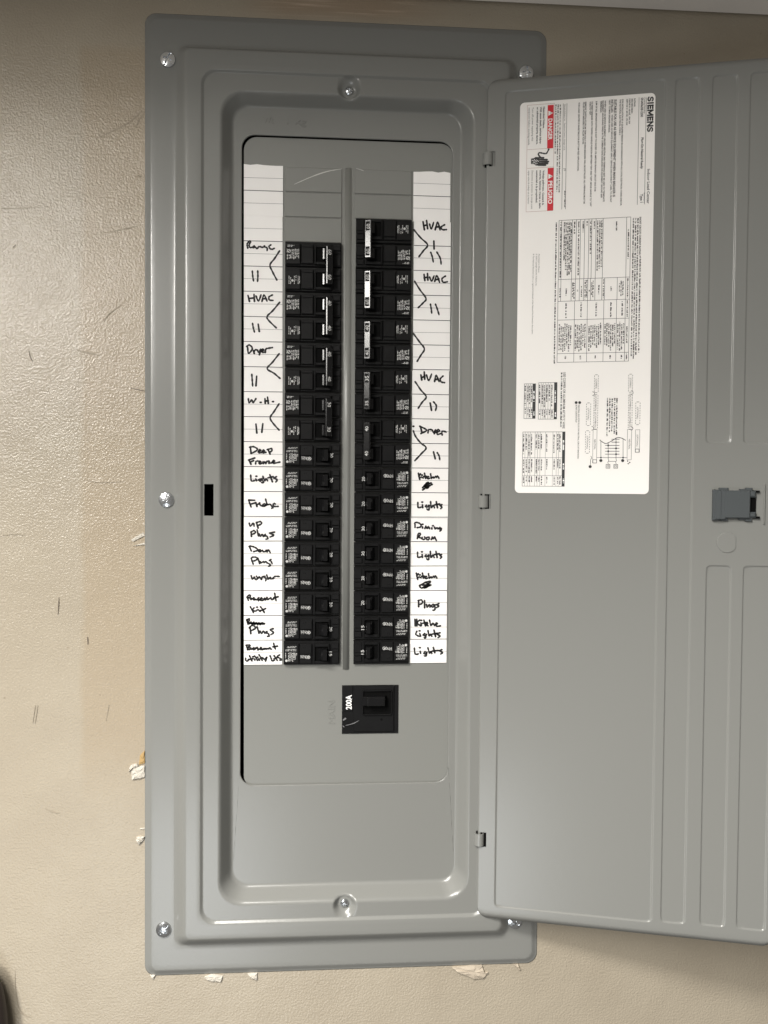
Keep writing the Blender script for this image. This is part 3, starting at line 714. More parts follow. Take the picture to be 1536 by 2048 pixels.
# ================================================================== HAND-LETTERED STRIPS
PZ = DZ - 0.0010
cA, cB, cC, cD, cE, cF, cG, cH = crop(470,250,.1709), crop(660,250,.1709), crop(470,590,.1497), crop(680,590,.1497), crop(470,880,.1497), crop(680,880,.1497), crop(470,1110,.1497), crop(680,1110,.1497)
def grp(c, *strokes, dx=0, dy=0): return [c([(x+dx, y+dy) for x, y in s]) for s in strokes]
HWL = []
HWL += grp(cA, [(150,1445),(143,1400),(168,1360)],[(145,1375),(185,1358),(182,1388),(158,1408),(207,1442)],[(240,1418),(220,1440),(245,1447),(256,1420),(262,1448)],[(265,1425),(285,1420),(300,1450),(320,1420),(336,1446)],[(355,1425),(340,1445),(372,1440),(384,1470)],[(395,1440),(428,1420),(407,1413),(413,1455),(457,1445)],
           [(522,1473),(462,1565),(410,1638),(440,1720),(490,1815)],[(203,1710),(208,1770),(217,1825)],[(266,1708),(268,1770),(264,1830)])
HWL += [[(496,591),(499,603)],[(508,589),(509,603)],[(498,597),(508,596)],[(512,592),(517,602),(522,590)],[(524,603),(528,590),(534,602)],[(525,598),(532,597)],[(545,590),(538,594),(539,600),(546,601)]]
HWL += grp(cC, [(597,98),(500,215),(430,285),(450,340),(552,440)],[(235,380),(245,440),(260,495)],[(310,390),(325,490)],
           [(155,690),(190,668),(228,700),(222,740),(180,778),(168,695)],[(245,740),(258,785)],[(252,758),(275,732),(292,735)],[(300,735),(315,765),(345,725)],[(345,725),(325,800)],[(350,760),(385,735),(365,725),(368,765),(400,762)],[(405,770),(412,725),(430,715),(500,703)],
           [(590,785),(500,900),(430,985),(520,1045),(602,1115)],[(225,1060),(230,1140),(236,1215)],[(290,1085),(280,1215)],
           [(178,1385),(190,1440),(225,1400),(240,1440),(280,1385)],[(343,1435)],[(400,1385),(405,1450)],[(435,1365),(445,1450)],[(400,1420),(445,1410)],[(508,1425)],
           [(588,1455),(520,1560),(470,1640),(510,1715),(590,1805)],[(280,1725),(292,1845)],[(372,1720),(358,1835)])
HWL += grp(cE, [(205,90),(215,182)],[(195,98),(250,90),(300,130),(215,182)],[(310,160),(345,140),(325,130),(320,170),(360,165)],[(365,160),(395,145),(375,135),(375,170),(415,165)],[(440,125),(470,190)],[(430,130),(490,115),(488,150),(455,160)],
           [(185,265),(215,325)],[(180,268),(265,240)],[(205,295),(250,275)],[(275,320),(282,287),(310,280)],[(320,310),(345,290),(325,285),(330,320),(360,310)],[(375,290),(380,315),(400,290),(410,315),(430,285),(460,285),(450,310),(490,305)],[(495,300),(530,280),(510,275),(510,310),(600,295)],
           [(210,470),(220,545),(265,540)],[(278,520),(290,545)],[(285,485)],[(340,520),(315,535),(345,550),(355,515),(380,568),(355,568)],[(372,485),(400,545),(415,515),(435,545)],[(465,465),(500,560)],[(440,505),(512,490)],[(555,490),(520,510),(565,530),(545,560)],
           [(185,800),(215,895)],[(180,803),(265,800)],[(200,850),(255,845)],[(268,880),(275,850),(300,845),(290,882)],[(310,850),(315,885)],[(365,855),(335,865),(345,885),(375,880)],[(405,790),(425,880)],[(450,860),(430,880),(465,880),(472,860),(500,905),(470,908)],[(500,880),(545,860),(520,850),(525,895),(578,880)],
           [(190,1110),(205,1150),(245,1110),(255,1150)],[(285,1100),(310,1178)],[(285,1105),(340,1090),(352,1120),(300,1145)],
           [(215,1225),(220,1290)],[(210,1232),(255,1210),(272,1240),(225,1262)],[(295,1200),(315,1282)],[(325,1255),(340,1285),(365,1260),(378,1290)],[(405,1260),(388,1285),(420,1280),(440,1315),(415,1325)],[(530,1230),(460,1245),(520,1270),(470,1295)],
           [(198,1420),(215,1490)],[(185,1418),(270,1440),(290,1460),(210,1492)],[(305,1465),(285,1490),(330,1490),(335,1465),(305,1465)],[(350,1470),(370,1500),(390,1470),(405,1500),(420,1470),(445,1475),(470,1505)])
HWL += grp(cG, [(225,45),(238,122)],[(215,48),(280,35),(300,60),(235,92)],[(310,50),(332,102)],[(345,92),(365,75),(380,105),(402,80)],[(420,80),(440,110),(460,85),(467,140),(445,147)],[(490,70),(470,90),(497,112)],
           [(215,275),(230,320),(255,295),(270,325),(295,290)],[(325,295),(302,320),(335,325),(345,295)],[(375,290),(352,302),(380,325)],[(402,300),(412,342)],[(425,265),(445,320),(465,300),(480,320)],[(490,322),(512,292),(592,288)],
           [(165,545),(180,605)],[(158,557),(205,540),(200,565),(175,575),(220,590),(180,607)],[(250,575),(225,600),(260,605),(270,575)],[(300,570),(280,585),(305,605)],[(315,595),(345,580),(325,575),(330,610),(360,600)],[(370,602),(380,575),(395,600),(410,575),(425,600)],[(435,590),(465,575),(450,600),(490,595),(500,575),(515,600)],[(530,513),(547,607)],[(500,577),(577,558)],
           [(205,690),(240,770)],[(275,700),(225,740),(282,762)],[(300,722),(315,762)],[(298,690)],[(350,690),(392,772)],[(320,742),(412,713)],
           [(160,860),(175,925)],[(155,870),(190,850),(187,885),(165,897)],[(190,920),(215,895),(230,925),(250,895),(265,930),(285,900),(300,930),(320,905),(335,932),(360,905),(397,920)],[(215,912),(300,915),(390,922)],[(180,905),(250,920),(340,910)],
           [(200,960),(212,1052)],[(190,975),(230,940),(278,975),(215,1010)],[(295,955),(322,1047)],[(335,1015),(355,1047),(380,1015),(397,1045)],[(430,1020),(402,1040),(440,1045),(457,1080),(435,1087)],[(512,985),(470,1000),(517,1035),(480,1062)],
           [(155,1205),(170,1272)],[(148,1217),(195,1200),(190,1230),(170,1240),(217,1250),(170,1272)],[(240,1235),(225,1255),(255,1260),(262,1235)],[(295,1230),(275,1245),(302,1270)],[(310,1255),(340,1240),(320,1235),(325,1270),(350,1262)],[(360,1265),(375,1240),(390,1265),(405,1240),(420,1260)],[(430,1255),(455,1240),(440,1262),(482,1255)],[(515,1178),(537,1257)],[(490,1227),(568,1213)],
           [(140,1385),(155,1415),(185,1385),(190,1412)],[(205,1358),(220,1415)],[(190,1387),(238,1380)],[(245,1385),(255,1412)],[(280,1350),(297,1412)],[(308,1385),(318,1410)],[(320,1328),(345,1400)],[(325,1382),(362,1370)],[(370,1375),(390,1395),(427,1370),(405,1422)],[(475,1343),(490,1412),(532,1400)],[(545,1348),(567,1417)],[(528,1382),(582,1370)],[(617,1338),(590,1365),(617,1385),(600,1412)])
HWR = grp(cB, [(1088,1132),(1105,1228)],[(1130,1118),(1142,1215)],[(1095,1180),(1137,1170)],[(1165,1160),(1185,1217),(1212,1143)],[(1230,1228),(1260,1138),(1287,1228)],[(1235,1197),(1280,1190)],[(1342,1168),(1300,1195),(1315,1225),(1362,1225)],
          [(980,1225),(1060,1320),(1142,1403),(1095,1470),(1040,1542)],[(1215,1358),(1218,1452)],[(1178,1490),(1196,1540),(1208,1602)],[(1250,1488),(1290,1560),(1300,1627)],
          [(1100,1748),(1110,1822)],[(1140,1738),(1145,1817)],[(1100,1790),(1145,1780)],[(1165,1780),(1190,1827),(1217,1768)],[(1225,1832),(1250,1763),(1282,1842)],[(1235,1812),(1275,1802)],[(1352,1768),(1310,1800),(1325,1842),(1372,1835)])
HWR += [[(829.2,562.7),(840,580),(852,597),(846,606),(836.4,615.4)]]
lights = ([(1040,835),(1045,902),(1087,895)],[(1100,865),(1105,905)],[(1098,830)],[(1155,870),(1140,890),(1170,895),(1190,868),(1187,935),(1160,922)],[(1210,823),(1220,907),(1245,870),(1262,907)],[(1285,823),(1302,907)],[(1263,867),(1332,855)],[(1362,863),(1335,875),(1362,895),(1345,917)])
kitchen = ([(1050,438),(1062,527)],[(1107,453),(1060,490),(1117,522)],[(1127,490),(1132,517)],[(1120,463)],[(1150,448),(1167,522)],[(1138,487),(1187,480)],[(1195,490),(1177,505),(1197,520)],[(1215,448),(1227,517),(1242,490),(1257,517)],[(1262,510),(1282,490),(1270,515),(1292,515)],[(1295,485),(1307,512),(1320,490),(1327,517)])
HWR += grp(cD, [(1208,123),(1218,185),(1225,242)],[(1275,123),(1300,190),(1322,262)],[(980,515),(1060,625),(1127,720),(1080,805),(1030,887)],
           [(1080,1068),(1092,1137)],[(1125,1028),(1132,1127)],[(1085,1107),(1132,1085)],[(1155,1068),(1185,1142),(1222,1058)],[(1263,1157),(1285,1073),(1322,1157)],[(1270,1132),(1312,1120)],[(1377,1083),(1340,1120),(1350,1160),(1397,1172)],
           [(1003,1158),(1080,1270),(1152,1360),(1100,1430),(1045,1512)],[(1205,1443),(1222,1542)],[(1250,1428),(1287,1480),(1275,1542)],[(980,1755)],
           [(1075,1755),(1095,1842)],[(1063,1753),(1140,1790),(1152,1815),(1080,1852)],[(1175,1842),(1185,1800),(1227,1800)],[(1232,1805),(1250,1835),(1277,1802)],[(1277,1802),(1258,1855)],[(1285,1840),(1332,1815),(1302,1800),(1300,1860),(1347,1850)],[(1365,1872),(1365,1820),(1417,1830)])
HWR += [[(826.7,861.7),(831.2,873),(841,885.5),(852.2,895.7),(842,908),(829.7,921.2)]]
HWR += grp(cF, [(1248,158),(1272,252)],[(1298,168),(1322,210),(1332,262)], *kitchen, [(1110,602),(1160,570),(1218,577),(1160,605),(1100,642)],[(1150,578),(1182,620),(1140,642)],[(1237,593),(1170,630),(1100,672)],[(1128,602),(1192,610),(1150,632)], *lights,
           [(1005,1108),(1015,1177)],[(993,1117),(1060,1105),(1087,1130),(1020,1172)],[(1100,1140),(1107,1172)],[(1098,1117)],[(1125,1172),(1135,1145),(1162,1172)],[(1175,1172),(1185,1150),(1217,1182)],[(1235,1155),(1242,1187)],[(1255,1192),(1265,1165),(1287,1192)],[(1332,1168),(1300,1185),(1345,1190),(1357,1175),(1345,1217),(1320,1217)],
           [(1040,1258),(1033,1322)],[(1038,1255),(1077,1248),(1072,1280),(1040,1290),(1097,1317)],[(1110,1300),(1105,1325),(1150,1325),(1152,1300)],[(1165,1300),(1165,1330),(1205,1325),(1207,1300)],[(1220,1332),(1235,1305),(1250,1330),(1267,1305),(1292,1342)])
HWR += grp(cF, *lights, dx=-4, dy=664)
HWR += grp(cH, *kitchen, dx=-28, dy=-203)
HWR += grp(cH, [(1060,410),(1150,362),(1212,355),(1150,400),(1090,442),(1060,410)],[(1098,402),(1218,400),(1100,442)],[(1150,360),(1182,410),(1130,442)],
           [(1050,613),(1050,692)],[(1043,610),(1087,600),(1102,640),(1050,667)],[(1130,608),(1130,707)],[(1155,660),(1165,697),(1195,660),(1202,697)],[(1247,658),(1215,680),(1245,695),(1265,658),(1267,730),(1240,737)],[(1322,648),(1285,665),(1322,680),(1290,702)],
           [(1000,858),(1005,947)],[(1025,858),(1027,947)],[(1067,868),(1030,905),(1077,947)],[(1080,905),(1087,942)],[(1085,873)],[(1120,868),(1142,947)],[(1103,912),(1167,900)],[(1172,915),(1150,930),(1177,945)],[(1195,868),(1215,942),(1240,910),(1262,942)],[(1270,935),(1302,915),(1280,910),(1290,950),(1342,945)],
           [(1027,1018),(1013,1060),(1057,1087)],[(1065,1050),(1077,1087)],[(1063,1013)],[(1132,1048),(1110,1070),(1145,1075),(1157,1050),(1140,1107),(1125,1102)],[(1175,1008),(1192,1082),(1210,1055),(1227,1087)],[(1255,1003),(1277,1092)],[(1228,1057),(1302,1045)],[(1337,1038),(1290,1055),(1337,1080),(1310,1102)],
           [(993,1243),(1005,1322),(1047,1320)],[(1070,1285),(1077,1312)],[(1066,1238)],[(1137,1288),(1120,1315),(1150,1320),(1160,1290),(1150,1347),(1125,1347)],[(1173,1238),(1197,1312),(1215,1285),(1227,1317)],[(1245,1233),(1267,1307)],[(1233,1282),(1312,1275)],[(1362,1263),(1325,1280),(1372,1300),(1345,1322)])
def redo(H, box, ox, oy, *strokes):
    """closer tracing of one label: drops the rough strokes inside box, adds the fine ones"""
    def mid(q): return sum(p[0] for p in q)/len(q), sum(p[1] for p in q)/len(q)
    H[:] = [q for q in H if not (box[0] < mid(q)[0] < box[2] and box[1] < mid(q)[1] < box[3])]
    H += [[(ox+x*.08403, oy+y*.08403) for x, y in q] for q in strokes]
redo(HWL, (488,480,566,503), 488, 478, [(90,220),(75,150),(85,100),(135,50),(155,75),(125,130),(130,190),(165,205),(215,190),(240,165),(250,190),(225,212)],[(240,170),(270,195),(315,230),(345,190),(400,185),(425,200),(470,190),(490,165)],[(480,170),(500,190),(550,215),(550,275)],[(640,140),(595,180),(620,230),(670,245),(720,225)])
redo(HWL, (488,990,566,1025), 488, 988, [(255,150),(110,145)],[(115,145),(135,220),(170,310)],[(150,245),(285,205)],[(285,210),(310,300)],[(300,270),(340,240),(375,210)],[(370,210),(385,260),(430,285),(480,290),(530,265)],[(530,255),(480,235),(450,265),(480,285),(530,265)],[(515,120),(545,240),(560,255)],[(560,255),(620,245),(640,265),(690,320),(660,340)],[(745,240),(720,225),(695,255),(720,295),(815,295)])
redo(HWL, (488,1140,566,1172), 488, 1138, [(170,155),(185,215),(205,240),(245,190)],[(245,190),(270,240),(300,250),(320,215),(295,170)],[(320,230),(365,185),(345,215)],[(365,185),(390,215),(415,250)],[(415,250),(440,185),(500,175)],[(470,190),(500,200),(525,240),(515,280)],[(540,140),(560,200),(575,245),(625,195),(640,235),(710,220)],[(690,220),(740,175),(840,178)])
redo(HWL, (488,1087,566,1134), 488, 1086, [(175,190),(145,120),(125,75),(210,85),(290,120),(330,165),(300,185),(230,205)],[(340,170),(385,160),(385,205),(350,200),(340,170)],[(385,210),(440,175),(455,205)],[(455,205),(500,205),(530,170)],[(530,170),(550,215),(580,160),(625,230)],
     [(220,505),(190,420),(180,350),(260,335),(320,365),(280,410),(215,430)],[(330,360),(375,490)],[(385,440),(410,470),(465,440)],[(465,440),(480,465),(520,440),(540,465),(620,510),(625,540),(585,550)],[(645,390),(605,415),(640,430),(670,490)])
redo(HWL, (488,1185,566,1232), 488, 1184, [(105,200),(85,150),(70,125)],[(70,125),(110,80),(145,75),(150,110),(110,135)],[(110,140),(170,150),(160,180)],[(170,180),(240,135),(230,190),(270,170)],[(270,180),(310,180),(355,130)],[(330,150),(350,175),(345,210)],[(360,190),(430,150),(405,140),(400,195),(450,200)],[(460,190),(490,145),(510,195),(545,125),(560,180)],[(570,180),(640,135),(650,175),(690,175),(715,130)],[(730,30),(745,120),(765,205)],[(700,150),(815,110)],
     [(150,350),(190,420),(225,490)],[(240,375),(205,420),(240,450),(290,450)],[(310,360)],[(310,430),(340,420),(385,465)],[(390,350),(440,410),(485,490)],[(390,440),(440,430),(515,390)])
redo(HWL, (488,1284,568,1330), 488, 1284, [(85,180),(70,120),(50,75)],[(55,75),(130,70),(140,95),(90,125)],[(95,130),(160,140),(155,170),(85,185)],[(180,175),(240,130),(215,175),(260,175),(270,140)],[(285,150),(330,120),(300,140),(355,170),(330,190)],[(370,170),(420,140),(395,130),(395,175),(440,180)],[(450,180),(480,150),(495,175),(520,150),(535,170),(575,150)],[(575,165),(630,125),(610,150),(655,170)],[(705,30),(725,100),(745,165)],[(685,115),(800,98)],
     [(40,385),(40,430),(80,455),(110,410)],[(130,325),(165,400),(190,450)],[(110,420),(210,395)],[(215,350)],[(245,400),(260,430)],[(250,330),(300,400),(320,440)],[(320,360)],[(345,400),(370,435)],[(355,300),(400,370),(435,440)],[(380,395),(440,370)],[(450,380),(490,410),(545,360)],[(545,360),(510,455)],[(620,325),(650,400),(670,450),(725,430)],[(715,320),(760,390),(795,440)],[(710,400),(800,365)],[(850,305),(795,340),(830,375),(880,400),(885,430),(850,430)])
redo(HWR, (822,1037,902,1085), 822, 1036, [(95,225),(95,160),(90,120),(130,105),(200,125),(240,175),(220,215),(145,230)],[(275,210),(275,240)],[(275,150)],[(330,250),(355,195),(375,245)],[(390,245),(415,205),(445,255)],[(495,230),(495,262)],[(522,185)],[(560,215),(575,260),(620,230),(640,260)],[(690,225),(655,250),(700,260),(720,240),(715,290),(685,310)],
     [(150,490),(160,420),(175,375),(215,365),(220,400),(185,435),(160,450),(220,470),(265,490)],[(265,460),(270,500),(310,510),(340,480),(320,450)],[(370,465),(380,515),(425,510),(430,460),(400,455)],[(480,515),(510,450),(520,500),(560,450),(580,490),(605,535)])
kit = ([(175,100),(190,180),(210,255)],[(225,115),(190,160)],[(200,210),(250,195),(290,215)],[(260,145)],[(320,100),(335,165),(345,225)],[(300,180),(380,180)],[(420,180),(385,195),(395,230),(450,220)],[(465,115),(475,170),(490,225)],[(490,215),(530,190),(540,215)],[(540,215),(590,175),(600,205),(625,170),(650,190),(665,225)])
redo(HWR, (822,938,902,986), 822, 938, *kit, [(275,445),(330,380),(390,320),(430,340),(380,350),(340,390)],[(480,330),(400,370),(320,410)],[(330,420),(370,400),(420,420),(380,455),(330,430)],[(505,365),(430,405),(340,455),(275,500)],[(350,440),(400,450),(420,420)])
redo(HWR, (822,1138,902,1160), 817.8, 1137.6, *kit)
strips = [ # side, first row, last row (in breaker spaces), x shift, label
 (-1, -0.05, 2.0, 0.0004, 'blank upper paper strip beside the three unused spaces, white with torn white edge'),
 (-1, 2.0, 8.05, 0.0, 'white ruled paper strip handwritten Range, HVAC and Dryer with brackets'),
 (-1, 8.05, 14.05, 0.0002, 'white ruled paper strip handwritten W.H., Deep Freeze, Lights, Fridge and Up Plugs'),
 (-1, 14.05, 20.0, 0.0, 'white ruled paper strip handwritten Down Plugs, Washer, Basement Kit and Utility Lts'),
 (1, 0.0, 2.03, -0.0002, 'blank upper paper strip beside the two unused spaces, torn along its top'),
 (1, 2.03, 8.05, 0.0006, 'white ruled paper strip handwritten HVAC twice above an empty bracket'),
 (1, 8.05, 14.05, 0.0, 'white ruled paper strip handwritten HVAC, Dryer, Kitchen and Lights'),
 (1, 14.05, 19.98, -0.0003, 'white ruled paper strip handwritten Dinning Room, Lights, Kitchen and Plugs')]
def strip_of(side, py_m):
    for i, (sd, a, b, dx, lb) in enumerate(strips):
        if sd == side and rowy(a) <= py_m < rowy(b): return i
    return 3 if side < 0 else 7
ink = [{} for _ in strips]
for side, H in ((-1, HWL), (1, HWR)):
    for s in H:
        q = [ray(x, y, PZ) for x, y in s]; i = strip_of(side, sum(p.y for p in q)/len(q)); z = PZ - 0.0002
        row = math.floor((sum(p.y for p in q)/len(q) - Y0)/PITCH); bk = ink[i].setdefault(row, MB())
        ribbon(bk, [(p.x, p.y) for p in q], 0.00178, lambda a, b: PV(a, b, z))
for i, (side, a, b, dx, lb) in enumerate(strips):
    root = empty('label_strip', (0,0,ZC)); tag(root, lb, 'label strip', 'paper label strips beside the breakers')
    xa, xb = (-.1047, -.0658) if side < 0 else (.0672, .1054); xa += dx; xb += dx
    if i == 0: xa -= 0.0004
    ya_, yb_ = rowy(a), rowy(b)-0.00012
    top = [(xa + (xb-xa)*k/6, ya_ + (random.uniform(0, .0012) if i in (0,4) else 0)) for k in range(7)]
    lean = (lambda y: 0.0027*(y+.07)) if side < 0 else (lambda y: 0.0)
    mb = MB(); mb.prism([(x+lean(y), -y) for x, y in ([(xb, yb_), (xa, yb_)] + top)], PZ+0.00002, DZ-0.0001); mb.build('paper', 'paper', root)
    k0 = math.ceil(a-0.01); r = k0*2
    while r*0.5 < b + 0.02:
        yv = rowy(r*0.5) ; dark = r % 2 == 0; hw = 0.00034 if dark else 0.00017
        if ya_+0.002 < yv < yb_-0.001 or (dark and i in (1,5) and False):
            tilt = random.uniform(-.0002,.0002); z = PZ-0.00008
            m_ = MB(); e_ = lean(yv); m_.quad(PV(xa+e_, yv-hw, z), PV(xb+e_, yv+tilt-hw, z), PV(xb+e_, yv+tilt+hw, z), PV(xa+e_, yv+hw, z)); m_.build('ruled_line', 'print' if dark else 'rule', root)
        r += 1
    for bk in ink[i].values(): bk.build('handwriting', 'ink', root)

# ================================================================== BREAKERS
# local frame: X from the outer end towards the middle of the panel, Z up, Y into the wall; origin at the middle of the outer end, on the plate
BL = 0.0578; FZ = -0.0062                    # visible length; face stands this far in front of the plate
SH = 0.0094                                  # half height of the raised face
def breaker_body(mb, zc, double):
    z0, z1 = zc-0.0122, zc+0.0122
    mb.box(0.0004, BL-0.0004, FZ+0.0022, 0.0006, z0, z1, bev=0.0006)             # shoulder
    a, b = zc-0.0108, zc+0.0094
    yb = FZ+0.0021
    if double:
        mb.box(0.0012, 0.0158, FZ, yb, a, b, bev=0.0005)
        mb.box(0.0168, 0.0290, FZ-0.0004, yb, a+.0006, b-.0032, bev=0.0005); mb.box(0.0168, 0.0290, FZ+0.0004, yb, b-.0030, b, bev=0.0004)
        wx0, wx1 = 0.0305, 0.0465
    else:
        mb.box(0.0012, 0.0160, FZ, yb, a, b, bev=0.0005)
        mb.box(0.0166, 0.0292, FZ, yb, zc-0.0012, b, bev=0.0005); mb.box(0.0166, 0.0292, FZ+0.0005, yb, a, zc-0.0016, bev=0.0004)
        wx0, wx1 = 0.0312, 0.0462
    # raised collar round the handle well
    for q in ((wx0, wx0+.0012, a, b), (wx1, wx1+.0010, a, b), (wx0+.0012, wx1, b-.0030, b), (wx0+.0012, wx1, a, a+.0026)):
        mb.box(q[0], q[1], FZ-0.0006, yb, q[2], q[3], bev=0.0003)
    # end zone, two steps
    mb.box(0.0492, 0.0566, FZ+0.0006, yb, zc+0.0040, b, bev=0.0004); mb.box(0.0492, 0.0566, FZ+0.0012, yb, zc+0.0008, zc+0.0034, bev=0.0003); mb.box(0.0492, 0.0566, FZ+0.0016, yb, a, zc+0.0002, bev=0.0004)
    return wx0, wx1
def well(mb, wx0, wx1, zc):
    mb.box(wx0+.0012, wx1, FZ+0.0012, FZ+0.0021, zc-0.0082, zc+0.0064)
def handle_single(mb, wx0, wx1, zc):
    """stubby toggle leaning towards the middle of the panel"""
    x = wx1-0.0066
    pts = [(x-.0035, FZ+.0012), (x-.0008, FZ-.0035), (x+.0012, FZ-.0062), (x+.0050, FZ-.0062), (x+.0056, FZ-.0030), (x+.0060, FZ+.0012)]
    n = len(pts); h = 0.0056
    vs = [(px, py, zc-0.001-h) for px, py in pts] + [(px, py, zc-0.001+h) for px, py in pts]
    mb.add(vs, [tuple(range(n)), tuple(range(n, 2*n))[::-1]] + [(i, n+i, n+(i+1)%n, (i+1)%n) for i in range(n)])
def bt(x, z, dz=-0.00008): return lambda u, v: (x+v, FZ+dz, z-u)         # print running down, tops towards the middle
def bh(x, z, dz=-0.00008): return lambda u, v: (x+u, FZ+dz, z+v)
def single_meshes():
    body = MB(); wx0, wx1 = breaker_body(body, 0, False)
    wl = MB(); well(wl, wx0, wx1, 0); hd = MB(); handle_single(hd, wx0, wx1, 0)
    pr = MB()
    for z, l, x in ((.0064,.0095,.0042),(.0054,.0090,.0036),(.0034,.0122,.0022),(.0022,.0118,.0024)): micro(pr, l, .00075, bh(x, z), bold=z < .005)
    micro(pr, .0056, .0009, bt(.0022, .0004), bold=True)
    for k, (z, l) in enumerate(((.0008,.0094),(.0008,.0092),(.0008,.0090),(.0006,.0092),(.0006,.0078),(.0004,.0070),(.0002,.0030))): micro(pr, l, .00095, bt(.0052+.00135*k, z), bold=True)
    disc(pr, (.0034, -.0076), .0013, lambda a, b: (a, FZ-.00008, b), 10)
    to = lambda a, b: (a, FZ+.0005-.00008, b)
    disc(pr, (.0258, -.0043), .00175, to, 16, .0012); disc(pr, (.0256, -.0042), .0007, to, 8)
    for k in range(5): micro(pr, .0038, .00075, bt(.0178+.00105*k, -.0022, .0005-.00008))
    ribbon(pr, [(.0236,-.0028),(.0228,-.0043),(.0236,-.0058)], .0005, to)
    dots = MB()
    for x in (.0203, .0222): dots.box(x, x+.0005, FZ-.0002, FZ+.0002, .0052, .0064)
    return body, wl, hd, pr, dots
def double_meshes():
    body = MB()
    for zc in (.0127, -.0127): wx0, wx1 = breaker_body(body, zc, True)
    wl = MB(); hd = []
    for zc in (.0127, -.0127):
        well(wl, wx0, wx1, zc)
        h = MB(); x = wx1-0.0052
        pts = [(x-.0034, FZ+.0012), (x-.0026, FZ-.0036), (x-.0012, FZ-.00395), (x+.0040, FZ-.0062), (x+.0046, FZ+.0012)]; n = len(pts)
        h.add([(p, q, zc-0.001-.0052) for p, q in pts] + [(p, q, zc-0.001+.0052) for p, q in pts], [tuple(range(n)), tuple(range(n, 2*n))[::-1]] + [(i, n+i, n+(i+1)%n, (i+1)%n) for i in range(n)]); hd.append(h)
    tie = MB(); x = wx1-0.0052
    # common trip bar across both toggles: its broad face looks out past the middle of the panel
    a = [(x-.0001, FZ-.0052), (x+.0004, FZ-.0064), (x+.0006, FZ-.0088), (x+.0011, FZ-.00938), (x+.0020, FZ-.0096), (x+.0070, FZ-.0080), (x+.0074, FZ-.0072), (x+.0060, FZ-.0040)]; n = len(a); h = .0190
    zz = [-h-.001, -h-.0004, h-.0016, h-.001]; vs = []
    for k, z in enumerate(zz):
        s = 0.9 if k in (0, 3) else 1.0; cx_, cy_ = sum(p[0] for p in a)/n, sum(p[1] for p in a)/n
        vs += [(cx_+(p-cx_)*s, cy_+(q-cy_)*s, z) for p, q in a]
    fs = [tuple(range(n)), tuple(range(3*n, 4*n))[::-1]]
    for k in range(3): fs += [(k*n+i, (k+1)*n+i, (k+1)*n+(i+1)%n, k*n+(i+1)%n) for i in range(n)]
    tie.add(vs, fs)
    pr = MB()
    for zc, kind in ((.0127, 0), (-.0127, 1)):
        if kind == 0:
            for z, l in ((.0074,.0072),(.0062,.0052)): micro(pr, l, .0008, bh(.0030, zc+z), bold=True)
            disc(pr, (.0046, zc+.0020), .0018, lambda a_, b_: (a_, FZ-.00008, b_), 16, .0012); ribbon(pr, [(.0037,zc+.0010),(.0055,zc+.0030)], .0006, lambda a_, b_: (a_, FZ-.00009, b_))
            micro(pr, .0042, .0009, bt(.0022, zc+.0042)); micro(pr, .0058, .0011, bt(.0024, zc-.0012), bold=True); micro(pr, .0062, .0011, bt(.0042, zc-.0012), bold=True); micro(pr, .0048, .0011, bt(.0056, zc-.0012))
            for k, l in enumerate((.0098,.0104,.0100,.0090,.0096)): micro(pr, l, .00105, bt(.0072+.00160*k, zc+.0042), bold=True)
        else:
            for x_, z, l in ((.0042,.0024,.0080),(.0058,.0010,.0070),(.0096,.0024,.0082),(.0112,.0030,.0064),(.0134,.0026,.0084),(.0146,.0024,.0080)): micro(pr, l, .0009, bt(x_, zc+z), bold=x_ > .009)
            disc(pr, (.0080, zc-.0022), .0012, lambda a_, b_: (a_, FZ-.00008, b_), 10)
    pads = []
    for zc in (.0113, -.0137):
        p = MB(); f = lambda u, z: (x+.0020+u, FZ-.0096-.00005+.0016*u/.0050, z)
        p.quad(f(.0006,zc-.0046), f(.0047,zc-.0046), f(.0047,zc+.0046), f(.0006,zc+.0046)); pads.append(p)
    return body, wl, hd, tie, pr, pads
def to_mesh(mb, name, material, smooth=False):
    o = mb.build(name, material, None, smooth); me = o.data; bpy.data.objects.remove(o); return me
sb, sw, sh, sp, sd = single_meshes(); db, dw_, dh, dt, dp, dpad = double_meshes()
SM = [('body', to_mesh(sb,'body','black')), ('handle_well', to_mesh(sw,'handle_well','deep')), ('handle', to_mesh(sh,'handle','handle')), ('printed_marking', to_mesh(sp,'printed_marking','whiteprint')), ('test_dimple', to_mesh(sd,'test_dimple','handle'))]
DMs = [('body', to_mesh(db,'body','black')), ('handle_well', to_mesh(dw_,'handle_well','deep')), ('handle', to_mesh(dh[0],'handle','handle')), ('handle', to_mesh(dh[1],'handle','handle')), ('handle_tie', to_mesh(dt,'handle_tie','handle')), ('number_pad', to_mesh(dpad[0],'number_pad','pad')), ('number_pad', to_mesh(dpad[1],'number_pad','pad')), ('printed_marking', to_mesh(dp,'printed_marking','whiteprint'))]
NUM = {}
def num_mesh(n, dbl):
    key = (n, dbl)
    if key in NUM: return NUM[key]
    out = []
    if dbl:
        x = .0465-.0052
        for zc in (.0113, -.0137):               # on the sloping top of the tie bar
            mb = MB(); text(mb, n, .0050, .0034, lambda u, v: (x+.0028+v, FZ-.0096-.00012+.0016*(v+.0008)/.0050, zc+.0030-u), 0.01); out.append(mb)
    else:
        mb = MB(); text(mb, n, .0046, .0030, lambda u, v: (.0468+v, FZ-.0008, .0016-u), 0.01); out.append(mb)
    NUM[key] = [to_mesh(mb, 'rating_number', 'whiteprint') for mb in out]; return NUM[key]
